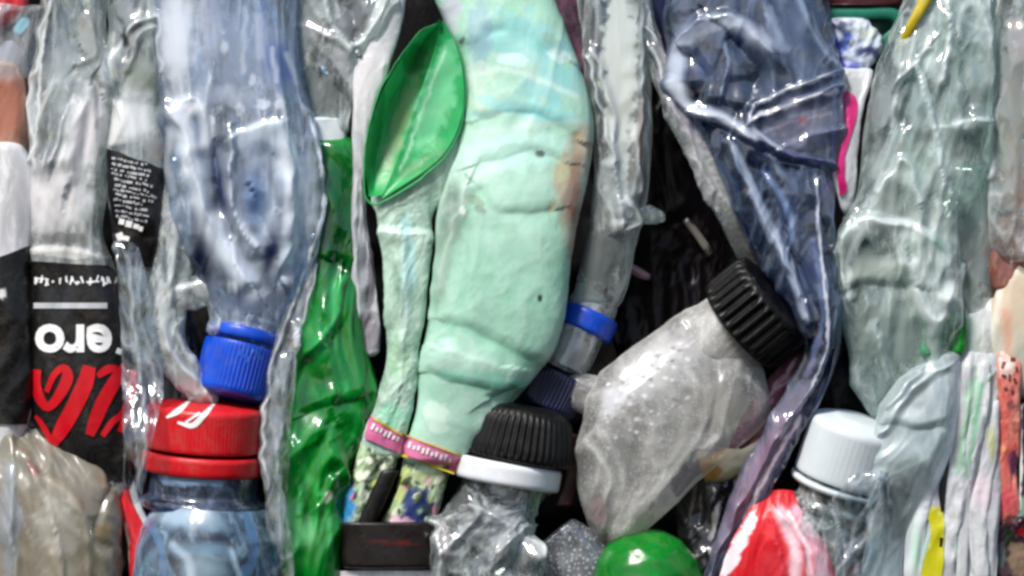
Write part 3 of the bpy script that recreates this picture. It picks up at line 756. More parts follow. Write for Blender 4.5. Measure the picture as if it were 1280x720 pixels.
tube('shell', [(146, 386, 424), (160, 384, 430), (185, 388, 434), (205, 394, 436), (222, 398, 436)], WHITE_CAP, t, d=24, T=14, seed=80, amp=2.5, lam=30, paint=[('S', 402, 180, 10, 4, -10, (.55, .58, .6), .6)])
tube('lip', [(205, 394, 438), (212, 394, 439), (219, 396, 439)], WHITE_CAP, t, d=26, T=16, seed=81, amp=.8)
o = tube('film_sleeve', [(230, 386, 405), (265, 382, 406), (310, 374, 402), (350, 362, 396), (400, 350, 388), (450, 338, 374), (500, 331, 358), (560, 329, 354), (620, 333, 358), (680, 340, 362), (780, 342, 366)], CLEAR, None, d=[28, 34, 40, 44, 48, 50, 50, 50, 50, 50, 50], T=8, seed=20, amp=3.5, lam=24, st=4, n=2,
         folds=[([(404, 255), (388, 320), (362, 395), (342, 460), (332, 530), (336, 610)], 3.5, 8), ([(396, 330), (382, 400), (366, 450)], 4, 6), ([(370, 405), (374, 430)], 6, 8)], paint=[(371, 422, 5, 13, 10, (.9, .92, .96), .95), (345, 540, 10, 60, 0, (.2, .3, .34), .4)])
tag(o, 'long clear film sleeve with bright edge left of the green bottle', 'film')

o = tube('crushed_bottle', [(-60, 364, 505), (0, 366, 500), (40, 370, 494), (80, 372, 470), (110, 376, 455), (140, 382, 446), (165, 388, 438), (185, 396, 430)], CLEAR_GREY, None, d=[0, 2, 6, 8, 8, 6, 4, 0], T=[40, 40, 38, 36, 32, 28, 24, 18], seed=21, amp=6, lam=38, st=1.8,
         folds=[([(408, -10), (414, 28), (438, 56), (462, 40), (480, 0)], 7, 12), ([(368, 30), (400, 40), (440, 60)], 7, 9), ([(440, 58), (438, 120), (434, 160)], 8, 9), ([(440, 5), (445, 40)], 17, -22), ([(400, 100), (405, 150)], 13, -10), ([(492, 10), (488, 50), (470, 80)], 6, 10)],
         paint=[(442, 20, 20, 32, 0, (.28, .27, .3), .8), (400, 120, 22, 34, -10, (.42, .45, .42), .75), (430, 80, 12, 24, -30, (.75, .76, .79), .6), (385, 30, 16, 40, 0, (.6, .62, .62), .5), (505, 30, 16, 40, 20, (.2, .19, .22), .8)])
tag(o, 'clear grey bottle neck with forked folds above the pale cap', 'bottle', GRP)
o = tube('film_strip', [(-30, 476, 510), (20, 466, 503), (55, 446, 496), (90, 440, 484), (130, 440, 470), (180, 440, 460), (240, 440, 458), (300, 440, 463), (350, 440, 473), (400, 441, 476), (432, 442, 476), (446, 446, 472)], FILM_WHITE, None, d=[20, 26, 32, 36, 38, 38, 38, 38, 36, 34, 32, 30], T=9, seed=22, amp=3, lam=22, st=5, n=2.2,
         folds=[([(455, 230), (462, 320), (458, 440)], 7, -8), ([(444, 240), (447, 340), (446, 430)], 4, 5), ([(470, 320), (466, 400)], 6, -7)],
         paint=[(460, 100, 26, 60, 15, (.93, .92, .93), .9), (465, 340, 7, 60, 4, (.3, .27, .32), .75), (458, 415, 20, 30, 0, (.5, .46, .5), .7), (490, 25, 14, 30, 20, (.7, .72, .74), .6)])
tag(o, 'long white film strip left of the green opening', 'film strip')

# ------------------------------------------------------------------ the mint bottle
t = thing('crushed_bottle', 'mint green crushed bottle split open with green inside and pink band', 'bottle', (610, 300, 0), GRP)
body = tube('body', [(-60, 535, 690), (-10, 540, 692), (30, 556, 706), (70, 570, 720), (110, 578, 733), (150, 578, 741), (190, 572, 741), (225, 560, 735), (260, 549, 726), (310, 545, 716), (360, 541, 711), (400, 535, 706), (440, 527, 692), (475, 523, 668), (500, 523, 645), (525, 518, 625), (555, 508, 597), (582, 503, 570)],
            MINT, t, d=[20, 22, 28, 32, 36, 40, 44, 46, 48, 50, 50, 50, 48, 46, 44, 42, 40, 38], T=[40, 42, 44, 45, 45, 45, 44, 44, 44, 44, 44, 42, 40, 36, 32, 29, 26, 24], seed=23, facet=.18, amp=2.7, lam=60, st=1.8, n=2.1, taper=(.03, .02), fine=.25, flat=.7,
            folds=[([(560, 405), (600, 418), (640, 440), (670, 455)], 14, -5), ([(540, 470), (580, 482), (640, 492)], 12, -4), ([(618, 500), (640, 490)], 10, -7), ([(575, 60), (640, 40), (700, 70)], 18, -4), ([(600, 150), (660, 140), (720, 170)], 14, -5), ([(600, 205), (660, 190), (700, 200)], 12, -4), ([(585, 235), (560, 300), (548, 360)], 12, 5), ([(600, 240), (620, 265), (690, 262)], 12, -4), ([(560, 440), (620, 455)], 18, 5)],
            paint=[(650, 50, 70, 34, 15, (.54, .79, .79), .75), (690, 105, 44, 24, -10, (.50, .77, .78), .75), (640, 75, 30, 8, 12, (.82, .92, .90), .7), (700, 70, 20, 8, 20, (.84, .92, .90), .6), ('S', 610, 200, 40, 40, 0, (.80, .90, .85), .5), (600, 45, 16, 50, 0, (.52, .66, .72), .7), (620, 130, 40, 14, 8, (.80, .86, .76), .45), (660, 135, 60, 12, 10, (.55, .83, .83), .7), (600, 95, 22, 20, 0, (.82, .88, .82), .5), (650, 190, 70, 24, 0, (.72, .90, .85), .6), ('S', 724, 195, 18, 32, 10, (.66, .52, .40), .75), ('S', 716, 250, 14, 46, 8, (.62, .36, .29), .85), (720, 270, 6, 16, 8, (.5, .26, .2), .6), (702, 225, 9, 34, 8, (.70, .58, .47), .7), (728, 175, 12, 20, 0, (.72, .62, .50), .6), (690, 255, 5, 14, 20, (.70, .66, .52), .5), (715, 305, 6, 20, 8, (.66, .55, .42), .8), (700, 215, 10, 18, 0, (.72, .74, .58), .7),
                   (675, 193, 7, 5, 0, (.25, .3, .28), .9), (675, 373, 3.5, 5, 0, (.05, .08, .08), 1), ('S', 562, 270, 24, 54, 12, (.36, .46, .40), .85), (566, 255, 12, 20, 15, (.28, .38, .32), .6), (578, 262, 4, 6, 0, (.9, .95, .9), .9), ('S', 552, 340, 11, 60, 8, (.44, .56, .48), .75), (600, 262, 9, 4, 20, (.4, .45, .36), .6), ('L', [(590, 165), (650, 160), (722, 150)], 6, (.74, .86, .82), .6), ('L', [(585, 95), (640, 88), (720, 120)], 6, (.82, .9, .86), .6), ('L', [(580, 145), (640, 138), (700, 150)], 5, (.45, .72, .74), .5), ('L', [(560, 408), (610, 422), (668, 455)], 6, (.50, .74, .62), .5), ('S', 620, 560, 40, 12, 8, (.8, .93, .86), .3), (590, 250, 16, 6, 20, (.45, .52, .40), .6), (625, 285, 20, 7, 0, (.55, .72, .62), .5), (560, 20, 16, 30, 10, (.75, .74, .8), .8), (578, 50, 3, 6, 30, (.3, .3, .34), .8), (690, 50, 12, 8, 30, (.52, .62, .55), .5), (605, 475, 60, 10, 6, (.45, .82, .70), .6), (545, 520, 16, 20, 0, (.86, .95, .88), .6)])  # grey-green patches at left paint the shaded side of the body
# the split: a leaf shaped opening with a flap on the right and a hollow on the left
side = [(44, 552, 28, 0), (60, 530, 45, 1)]
def lining():
    left = hermite([(549, 26), (522, 44), (497, 80), (476, 118), (463, 160), (457, 205), (461, 246)], 60)
    mid = hermite([(552, 34), (546, 60), (533, 100), (518, 140), (505, 178), (493, 212), (480, 244)], 60)
    right = hermite([(553, 26), (568, 52), (579, 95), (578, 140), (564, 178), (538, 208), (478, 248)], 60)
    P = np.zeros((60, 46, 3))
    s = np.sin(np.linspace(0, math.pi, 60)) ** .6
    for k in range(22):                                   # hollow on the left
        u = k / 21
        p = left * (1 - u) + mid * u
        dep = 66 - s * (46 * np.clip(u / .35, 0, 1) - 14 * u)
        P[:, k, :2] = p; P[:, k, 2] = dep
    for k in range(24):                                   # flap on the right
        u = k / 23
        p = mid * (1 - u) + right * u
        P[:, 22 + k, :2] = p + np.array([-2, 0]) * (1 - u); P[:, 22 + k, 2] = 66 - s * (14 - 14 * u + 7 * math.sin(u * math.pi))
    q = P / 26.
    P[..., 2] += 2.2 * perlin(q) * s[:, None]
    col = paint_attr(P[..., 0], P[..., 1], [(502, 152, 11, 58, 20, (.50, .66, .46), .85), (546, 120, 22, 78, 20, (.42, .80, .58), .9), ('L', [(556, 60), (535, 120), (500, 215)], 3, (.7, .92, .78), .8), ('L', [(530, 185), (560, 160)], 4, (.2, .62, .38), .7), ('L', [(515, 205), (550, 190)], 4, (.5, .84, .64), .7), (525, 205, 34, 10, -25, (.05, .50, .22), .7), (520, 72, 20, 14, -50, (.0, .38, .14), .7), (470, 170, 6, 60, 10, (.03, .42, .18), .6)], 3)  # pale flap and crease, darker hollow: light and shade put into the green
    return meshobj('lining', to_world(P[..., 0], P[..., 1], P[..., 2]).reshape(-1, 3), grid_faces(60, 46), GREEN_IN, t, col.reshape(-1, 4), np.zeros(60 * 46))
lining()
def rim(name, line, w, material):
    ln = hermite(line, 70); V = []; F = []
    tang = np.gradient(ln[:, :2], axis=0); tang /= np.linalg.norm(tang, axis=1)[:, None]
    nn = np.stack([-tang[:, 1], tang[:, 0]], 1)
    th = np.linspace(0, 2 * math.pi, 14, endpoint=False)
    ws = w * np.clip(np.sin(np.linspace(.15, math.pi - .15, 70)), .3, 1)
    P = np.zeros((70, 14, 3))
    P[..., :2] = ln[:, None, :2] + nn[:, None, :] * (np.cos(th)[None, :, None] * ws[:, None, None])
    P[..., 2] = ln[:, 2:3] + np.sin(th)[None, :] * ws[:, None] * .8
    P += 1.2 * perlin(P / 14.)[..., None]
    i = np.arange(69)[:, None] * 14; j = np.arange(14)[None, :]; j2 = (j + 1) % 14
    f = np.stack([i + j, i + j2, i + 14 + j2, i + 14 + j], -1).reshape(-1, 4)
    return meshobj(name, to_world(P[..., 0], P[..., 1], P[..., 2]).reshape(-1, 3), f, material, t)
rim('rim', [(551, 26, 64), (522, 42, 66), (496, 78, 67), (474, 116, 67), (461, 160, 67), (455, 206, 66), (458, 248, 65), (480, 252, 66), (540, 212, 67), (567, 180, 67), (580, 140, 66), (581, 95, 66), (570, 52, 64), (554, 26, 63)], 1.3, GREEN_IN)
slv = tube('folded_side', [(150, 566, 580), (185, 545, 578), (215, 500, 570), (245, 464, 556), (270, 470, 542), (300, 476, 538), (350, 479, 535), (400, 482, 529), (440, 484, 524), (475, 479, 521), (510, 469, 515), (540, 456, 507), (575, 447, 502)], MINT_DULL, t,
           d=[30, 34, 36, 40, 44, 46, 48, 48, 46, 44, 42, 40, 36], T=[20, 22, 20, 16, 14, 13, 13, 13, 13, 14, 14, 14, 14], seed=24, amp=3.2, lam=24, st=2.5, n=2, fine=1.0, taper=(.02, .02),
           folds=[([(476, 290), (534, 296)], 9, 6), ([(505, 300), (508, 400), (500, 480)], 9, 5)],
           paint=[(515, 245, 40, 20, -25, (.55, .66, .58), .7), (510, 320, 10, 60, 0, (.62, .82, .82), .7), (500, 450, 14, 30, 0, (.58, .78, .60), .6), (490, 520, 22, 20, 0, (.5, .82, .66), .7)])
sl2 = slv
foot = tube('printed_end', [(548, 450, 500), (575, 447, 497), (600, 438, 486), (630, 430, 470), (662, 427, 450)], PATTERN, t, d=[36, 36, 34, 32, 30], T=14, seed=25, amp=3, lam=18, n=1.8,
            paint=[(436, 632, 10, 26, 10, (.12, .52, .78), .95), (462, 590, 22, 18, 0, (.30, .36, .22), .7), (450, 575, 8, 20, 10, (.72, .82, .66), .8), (469, 622, 2.8, 4.1, 43, (.9,.93,.84), .85), (461, 639, 3.4, 6.6, 21, (.55,.68,.50), .85), (479, 580, 4.2, 4.0, 60, (.10,.10,.10), .85), (467, 595, 2.5, 3.3, 8, (.55,.68,.50), .85), (477, 583, 4.3, 5.3, 47, (.9,.93,.84), .85), (458, 601, 4.0, 7.4, 26, (.9,.93,.84), .85), (457, 601, 3.2, 5.0, 2, (.16,.22,.14), .85), (485, 575, 4.6, 3.3, 24, (.10,.10,.10), .85), (448, 578, 2.7, 7.4, 54, (.9,.93,.84), .85), (478, 575, 2.4, 6.5, 57, (.16,.22,.14), .85), (461, 576, 4.7, 3.8, 58, (.9,.93,.84), .85), (472, 585, 3.7, 6.2, 12, (.10,.10,.10), .85), (444, 625, 2.6, 7.6, 44, (.55,.68,.50), .85), (449, 597, 4.8, 7.3, 2, (.9,.93,.84), .85), (457, 594, 4.2, 7.4, 36, (.9,.93,.84), .85), (447, 626, 4.9, 4.4, 39, (.55,.68,.50), .85), (442, 621, 4.5, 6.1, 36, (.80,.55,.62), .85), (445, 619, 2.3, 8.3, 23, (.10,.10,.10), .85), (453, 626, 2.6, 8.7, 47, (.9,.93,.84), .85), (464, 617, 2.0, 3.7, 14, (.10,.10,.10), .85), (457, 616, 4.4, 4.8, 18, (.9,.93,.84), .85), (473, 582, 2.1, 7.7, 51, (.10,.10,.10), .85), (471, 619, 4.1, 4.5, 47, (.9,.93,.84), .85), (467, 604, 2.3, 7.6, 32, (.72,.78,.40), .85), (475, 622, 2.4, 4.7, 44, (.72,.78,.40), .85), (441, 581, 4.8, 7.9, 16, (.16,.22,.14), .85)])
foot = tube('printed_end', [(568, 505, 570), (595, 500, 560), (625, 490, 552), (668, 468, 542)], PATTERN, t, d=[34, 34, 32, 28], T=16, seed=26, amp=3, lam=18, n=1.8,
            paint=[(522, 634, 20, 24, 0, (.08, .16, .42), .95), (503, 655, 22, 9, 20, (.85, .68, .76), .9), (512, 662, 9, 6, 0, (.6, .1, .25), .9), (500, 610, 8, 40, 22, (.70, .76, .45), .8), (540, 600, 24, 10, 0, (.62, .66, .45), .7), (478, 655, 10, 20, 20, (.3, .32, .26), .8), (495, 638, 2.4, 3.3, 28, (.16,.22,.14), .85), (538, 624, 2.9, 3.1, 51, (.72,.78,.40), .85), (506, 609, 3.4, 4.7, 5, (.80,.55,.62), .85), (523, 618, 4.1, 3.4, 28, (.16,.22,.14), .85), (533, 635, 4.3, 5.3, 56, (.16,.22,.14), .85), (530, 645, 2.8, 6.6, 38, (.10,.10,.10), .85), (510, 606, 4.8, 4.7, 8, (.16,.22,.14), .85), (539, 640, 4.5, 4.0, 50, (.16,.22,.14), .85), (542, 600, 2.6, 5.8, 37, (.55,.68,.50), .85), (522, 624, 2.2, 6.3, 37, (.72,.78,.40), .85), (522, 604, 4.8, 3.2, 37, (.10,.10,.10), .85), (522, 619, 3.6, 6.2, 58, (.9,.93,.84), .85), (544, 641, 3.7, 8.7, 4, (.80,.55,.62), .85), (502, 646, 2.4, 3.6, 31, (.10,.10,.10), .85), (491, 631, 4.7, 7.4, 43, (.55,.68,.50), .85), (489, 623, 2.7, 5.8, 23, (.80,.55,.62), .85), (524, 639, 3.5, 4.5, 39, (.55,.68,.50), .85), (493, 639, 2.1, 5.5, 37, (.9,.93,.84), .85), (493, 612, 2.1, 7.5, 5, (.9,.93,.84), .85), (489, 622, 3.9, 6.3, 30, (.9,.93,.84), .85), (533, 649, 2.2, 3.5, 20, (.9,.93,.84), .85), (517, 661, 3.3, 3.9, 24, (.10,.10,.10), .85), (541, 608, 2.3, 5.1, 14, (.10,.10,.10), .85), (537, 608, 2.6, 4.3, 7, (.9,.93,.84), .85), (495, 604, 4.8, 8.9, 23, (.9,.93,.84), .85), (535, 601, 3.4, 6.1, 23, (.80,.55,.62), .85), (493, 615, 2.0, 7.6, 43, (.16,.22,.14), .85), (488, 628, 2.8, 6.7, 6, (.55,.68,.50), .85), (539, 626, 2.2, 4.5, 54, (.72,.78,.40), .85), (526, 655, 2.7, 3.4, 17, (.16,.22,.14), .85), (507, 602, 4.4, 8.9, 50, (.10,.10,.10), .85), (547, 600, 4.6, 8.5, 54, (.9,.93,.84), .85), (489, 620, 3.3, 5.5, 20, (.10,.10,.10), .85), (524, 622, 4.6, 8.4, 27, (.16,.22,.14), .85)])
bd = drape('band', [(463, 519, 504, 543), (458, 536, 502, 557), (455, 548, 500, 566)], slv, PINK_PRINT, t, lift=3, rough=.6, n=2, dflt=55)
bd['_org'] = t['_org']; BT = bvh(bd)
marks('trim_line', [(484, 533, 46, 3, 30)], BT, YELLOW, bd, 1.5)
marks('small_print', [(466 + k * 5.2, 533 + k * 2.6 + (k % 2), 3.0, 8 - (k * 3 % 4), 28) for k in range(7)], BT, WHITE_PRINT, bd, 1.5)
bd = drape('band', [(503, 541, 580, 570), (501, 556, 574, 582), (500, 568, 568, 591)], body, PINK_PRINT, t, lift=3, rough=.6, n=2, dflt=60)
bd['_org'] = t['_org']; BT = bvh(bd)
marks('trim_line', [(541, 556, 78, 3.4, 20), (535, 580, 70, 3.4, 19)], BT, YELLOW, bd, 1.5)
marks('small_print', [(512 + k * 5.6, 556 + k * 2.0 + (k % 2) * 1.4, 3.2, 8 - (k * 3 % 4), 18) for k in range(10)], BT, WHITE_PRINT, bd, 1.5)

o = tube('plastic_tray', [(652, 424, 544), (660, 426, 543), (676, 428, 542), (700, 428, 542), (712, 430, 540)], DARK_TRAY, None, d=42, T=20, seed=27, amp=1.5, lam=60, taper=(.1, .1), paint=[(485, 678, 40, 3, 1, (.35, .08, .08), .7)])
tag(o, 'black plastic tray edge under the mint bottle', 'tray')
o = tube('plastic_scrap', [(712, 420, 548), (735, 420, 552), (790, 420, 556)], MILKY, None, d=30, T=22, seed=28, amp=3)
tag(o, 'milky white plastic scrap under the black tray edge', 'plastic scrap')
o = tube('plastic_scrap', [(585, 478, 500), (620, 462, 484), (655, 446, 468), (668, 440, 464)], BLACK, None, d=44, T=7, seed=29, amp=2)
tag(o, 'narrow black scrap between the two printed ends', 'plastic scrap')

FILM = mat_clear('loose_clear_film', tint=(.93, .95, .96), film=(.9, .92, .94), haze=.0, wear=.55, dirt=.05, gloss=.07, rough=.1, scuff=.1)
o = tube('film_sheet', [(300, 138, 172), (350, 146, 186), (420, 150, 196), (480, 152, 206), (540, 154, 196), (600, 154, 182), (630, 158, 174)], FILM, None, d=[56, 66, 70, 78, 112, 108, 90], T=4, seed=96, amp=4, lam=26, st=4, n=2.2, folds=[([(160, 320), (170, 430), (184, 540), (172, 610)], 6, 7)])
tag(o, 'clear film sheet between the black label and the red cap', 'film')
o = tube('film_sheet', [(440, 348, 372), (500, 336, 368), (560, 330, 362), (630, 334, 362), (700, 338, 366), (780, 340, 368)], FILM, None, d=[72, 76, 78, 78, 78, 78], T=4, seed=97, amp=4, lam=24, st=4, n=2.2, folds=[([(360, 450), (350, 560), (352, 700)], 5, 7)])
tag(o, 'clear film sheet over the lower left side of the green bottle', 'film')
o = tube('film_sheet', [(590, 1070, 1112), (625, 1040, 1118), (665, 1024, 1112), (720, 1020, 1100), (790, 1018, 1096)], FILM, None, d=[100, 96, 90, 88, 88], T=4, seed=98, amp=5, lam=28, st=2.5, n=2.2, folds=[([(1100, 600), (1070, 660), (1050, 730)], 6, 8), ([(1040, 640), (1060, 700)], 5, 7)])
tag(o, 'clear film sheet hanging below the pale white cap', 'film')
# ------------------------------------------------------------------ middle
o = tube('foil_strip', [(-40, 655, 708), (0, 672, 722), (50, 696, 736), (95, 712, 742), (140, 726, 748), (190, 738, 750), (230, 738, 748)], DARK_FOIL, None, d=[15, 18, 22, 22, 20, 16, 10], T=10, seed=30, amp=4, lam=24, st=3)
tag(o, 'dark purple and pink foil strip behind the mint bottle', 'foil strip')

t = thing('crushed_bottle', 'narrow clear bottle with blue ring and navy cap pointing down', 'bottle', (750, 250, 0), GRP)
tube('body', [(-60, 712, 800), (0, 718, 803), (60, 728, 807), (120, 736, 812), (180, 742, 812), (230, 740, 808), (275, 736, 800), (310, 728, 792), (350, 718, 784), (392, 708, 772)], CLEAR_GREY, t, d=[0, 4, 10, 14, 16, 16, 14, 10, 6, 2], T=[42, 42, 40, 38, 36, 34, 32, 32, 31, 30], seed=31, amp=4.5, lam=40, st=6, n=2.2,
     folds=[([(745, 60), (765, 140), (772, 230), (778, 275)], 7, 10), ([(740, 70), (752, 130), (768, 200)], 4, 9), ([(798, 0), (800, 100), (796, 240)], 6, 9), ([(780, 250), (795, 275), (782, 285)], 7, 10)],
     paint=[(775, 90, 24, 130, 0, (.84, .86, .83), .8), (770, 220, 18, 60, 0, (.72, .77, .78), .6), (802, 160, 6, 50, 0, (.5, .38, .34), .5), (748, 320, 26, 40, 0, (.16, .22, .22), .75), (735, 370, 24, 18, 20, (.40, .48, .50), .6), (783, 262, 12, 12, 0, (.9, .92, .93), .8)])
ax = (-.42, .90, .1)
lathe('neck', (741, 384, 2), ax, [(30, -10), (31, 0), (30, 34), (31, 60), (29, 84)], CLEAR_GREY, t, dent=1.0, paint=[(715, 440, 30, 26, 20, (.55, .58, .60), .6)])
lathe('ring', (741, 390, 2), ax, [(29, 0), (34, 1), (35.5, 4), (35.5, 25), (34, 28), (29, 29)], BLUE_CAP, t, nt=120)
cap(t, (703, 468, 2), ax, 36, 52, NAVY, 44, 1.2)

t = thing('crushed_bottle', 'clear crushed bottle with ridged black cap and white collar', 'bottle', (630, 640, 0), GRP)
tube('body', [(596, 588, 694), (625, 566, 672), (655, 552, 662), (690, 540, 676), (790, 532, 690)], CLEAR_GREY, t, d=[22, 26, 32, 36, 36], T=[46, 46, 48, 50, 50], seed=32, amp=9, lam=34, st=1.3, n=2.1,
     folds=[([(560, 650), (600, 640), (640, 660), (672, 690)], 9, 10), ([(590, 620), (600, 650), (560, 690)], 9, 10), ([(620, 690), (660, 660), (672, 700)], 6, 11), ([(550, 640), (556, 690), (545, 730)], 5, 9)],
     paint=[(620, 660, 46, 30, 10, (.72, .74, .77), .65), (570, 615, 18, 24, 0, (.06, .06, .07), .85), (640, 620, 24, 14, 10, (.62, .64, .67), .6), (640, 690, 18, 24, 0, (.45, .47, .50), .5), (556, 680, 8, 30, 0, (.8, .75, .76), .6)])
ax = (.17, -.97, .04)
lathe('collar', (633, 606, 34), ax, [(58, 0), (64, 1), (66, 4), (66, 24), (64, 28), (58, 29)], WHITE, t, nt=160)
lathe('cap', (648, 578, 34), ax, [(20, 2), (64, 2), (66, 4), (65, 18), (58, 52), (54, 62), (47, 69), (30, 72), (.5, 73)], BLACK, t, ridges=44, rdepth=1.5, rspan=(5, 62))
o = tube('plastic_scrap', [(660, 692, 712, 648), (672, 710, 738, 660), (690, 735, 760, 690), (710, 770, 775, 730)], SPECKLED, None, d=22, T=22, seed=33, amp=4, lam=25)
tag(o, 'speckled grey see-through scrap left of the green dome', 'plastic scrap')
o = tube('film_strip', [(540, 702, 722), (575, 702, 726), (605, 700, 724), (635, 692, 716)], CRIMSON, None, d=8, T=8, seed=34, amp=3)
tag(o, 'dark crimson film strip right of the black cap', 'film strip')

# dusty frosted bottle with its black cap
t = thing('crushed_bottle', 'dusty frosted grey bottle lying diagonally with ribbed black cap', 'bottle', (830, 540, 0), GRP)
tube('body', [(884, 378, 954, 456), (850, 392, 962, 486), (812, 416, 960, 520), (778, 440, 935, 552), (748, 470, 898, 582), (728, 510, 868, 606), (720, 560, 844, 632), (720, 610, 820, 656), (730, 648, 796, 674), (748, 682, 772, 690)],
     DIRTY, t, d=[14, 18, 24, 28, 30, 30, 30, 28, 26, 22], T=[38, 44, 52, 56, 58, 56, 52, 46, 34, 14], seed=35, amp=4.5, lam=62, st=1.5, n=2.1, flat=.8, taper=(.02, .06), fine=.2,
     folds=[([(760, 520), (790, 490), (850, 440)], 20, 6), ([(740, 560), (760, 600), (756, 660)], 10, 6), ([(800, 540), (790, 600), (770, 650)], 14, -5), ([(870, 420), (900, 470), (890, 540)], 14, -5), ([(735, 655), (760, 684)], 5, -6)],
     paint=[('S', 815, 460, 64, 36, -40, (.9, .9, .9), .75), (805, 495, 3.2, 2.4, 0, (.97,.97,.98), .8), (823, 445, 3.2, 2.4, 0, (.45,.46,.46), .8), (778, 502, 3.2, 2.4, 0, (.97,.97,.98), .8), (841, 451, 3.2, 2.4, 0, (.45,.46,.46), .8), (859, 433, 3.2, 2.4, 0, (.97,.97,.98), .8), (787, 513, 3.2, 2.4, 0, (.45,.46,.46), .8), (778, 478, 3.2, 2.4, 0, (.45,.46,.46), .8), (769, 523, 3.2, 2.4, 0, (.45,.46,.46), .8), (760, 520, 3.2, 2.4, 0, (.45,.46,.46), .8), (841, 459, 3.2, 2.4, 0, (.97,.97,.98), .8), (868, 484, 3.2, 2.4, 0, (.97,.97,.98), .8), (814, 514, 3.2, 2.4, 0, (.97,.97,.98), .8), (769, 507, 3.2, 2.4, 0, (.45,.46,.46), .8), (805, 463, 3.2, 2.4, 0, (.97,.97,.98), .8), (868, 428, 3.2, 2.4, 0, (.45,.46,.46), .8), (868, 460, 3.2, 2.4, 0, (.45,.46,.46), .8), (832, 472, 3.2, 2.4, 0, (.97,.97,.98), .8), (814, 482, 3.2, 2.4, 0, (.97,.97,.98), .8), (796, 460, 3.2, 2.4, 0, (.97,.97,.98), .8), (778, 510, 3.2, 2.4, 0, (.45,.46,.46), .8), (814, 458, 3.2, 2.4, 0, (.45,.46,.46), .8), (796, 540, 3.2, 2.4, 0, (.97,.97,.98), .8), (760, 528, 3.2, 2.4, 0, (.97,.97,.98), .8), (814, 450, 3.2, 2.4, 0, (.97,.97,.98), .8), (814, 474, 3.2, 2.4, 0, (.45,.46,.46), .8), (796, 500, 3.2, 2.4, 0, (.45,.46,.46), .8), (787, 537, 3.2, 2.4, 0, (.97,.97,.98), .8), (823, 461, 3.2, 2.4, 0, (.45,.46,.46), .8), (877, 495, 3.2, 2.4, 0, (.45,.46,.46), .8), (832, 496, 3.2, 2.4, 0, (.45,.46,.46), .8), (778, 470, 3.2, 2.4, 0, (.97,.97,.98), .8), (823, 517, 3.2, 2.4, 0, (.97,.97,.98), .8), (841, 435, 3.2, 2.4, 0, (.45,.46,.46), .8), (859, 489, 3.2, 2.4, 0, (.45,.46,.46), .8), (805, 519, 3.2, 2.4, 0, (.45,.46,.46), .8), (796, 468, 3.2, 2.4, 0, (.45,.46,.46), .8), (859, 497, 3.2, 2.4, 0, (.97,.97,.98), .8), (859, 425, 3.2, 2.4, 0, (.45,.46,.46), .8), (787, 481, 3.2, 2.4, 0, (.45,.46,.46), .8), (769, 475, 3.2, 2.4, 0, (.45,.46,.46), .8), (850, 510, 3.2, 2.4, 0, (.97,.97,.98), .8), (850, 502, 3.2, 2.4, 0, (.45,.46,.46), .8), (841, 475, 3.2, 2.4, 0, (.97,.97,.98), .8), (850, 430, 3.2, 2.4, 0, (.97,.97,.98), .8), (859, 449, 3.2, 2.4, 0, (.97,.97,.98), .8), (877, 447, 3.2, 2.4, 0, (.45,.46,.46), .8), (841, 499, 3.2, 2.4, 0, (.45,.46,.46), .8), (787, 505, 3.2, 2.4, 0, (.97,.97,.98), .8), (760, 480, 3.2, 2.4, 0, (.97,.97,.98), .8), (787, 497, 3.2, 2.4, 0, (.45,.46,.46), .8), (814, 506, 3.2, 2.4, 0, (.45,.46,.46), .8), (832, 456, 3.2, 2.4, 0, (.97,.97,.98), .8), (850, 446, 3.2, 2.4, 0, (.97,.97,.98), .8), (886, 450, 3.2, 2.4, 0, (.45,.46,.46), .8), (841, 507, 3.2, 2.4, 0, (.97,.97,.98), .8), (832, 512, 3.2, 2.4, 0, (.45,.46,.46), .8), (805, 535, 3.2, 2.4, 0, (.45,.46,.46), .8), (778, 486, 3.2, 2.4, 0, (.97,.97,.98), .8), (796, 524, 3.2, 2.4, 0, (.97,.97,.98), .8), (877, 415, 3.2, 2.4, 0, (.45,.46,.46), .8), (814, 530, 3.2, 2.4, 0, (.97,.97,.98), .8), (787, 489, 3.2, 2.4, 0, (.97,.97,.98), .8), (805, 455, 3.2, 2.4, 0, (.45,.46,.46), .8), (805, 471, 3.2, 2.4, 0, (.45,.46,.46), .8), (769, 547, 3.2, 2.4, 0, (.97,.97,.98), .8), (778, 526, 3.2, 2.4, 0, (.45,.46,.46), .8), (850, 438, 3.2, 2.4, 0, (.45,.46,.46), .8), (787, 465, 3.2, 2.4, 0, (.45,.46,.46), .8), (886, 426, 3.2, 2.4, 0, (.97,.97,.98), .8), (760, 560, 3.2, 2.4, 0, (.97,.97,.98), .8), ('S', 765, 500, 18, 18, 0, (.86, .86, .9), .7), ('S', 770, 570, 30, 40, 0, (.66, .67, .66), .4), ('S', 900, 500, 40, 40, 0, (.62, .60, .52), .5), ('S', 747, 640, 16, 20, 0, (.62, .48, .48), .7), ('S', 756, 674, 8, 12, 0, (.42, .2, .2), .8), ('S', 800, 650, 26, 12, -40, (.60, .60, .52), .5), ('S', 875, 430, 30, 24, 0, (.82, .82, .82), .6), ('S', 850, 560, 20, 40, 30, (.74, .74, .70), .5)])  # the large pale upper-left patch paints a highlight over the frosting
tube('ear', [(697, 488, 700, 503), (705, 476, 712, 510), (722, 468, 738, 520), (750, 470, 765, 530)], DIRTY, t, d=20, T=[5, 10, 14, 14], seed=36, amp=2, lam=30, paint=[(705, 492, 12, 18, 0, (.80, .80, .76), .8)])
ax = (.76, -.62, .22)
lathe('neck', (905, 425, 16), ax, [(50, -30), (54, -10), (52, 12), (52, 30)], DIRTY, t, dent=2.5)
cap(t, (922, 410, 22), ax, 66, 68, BLACK, 30, 2.6)

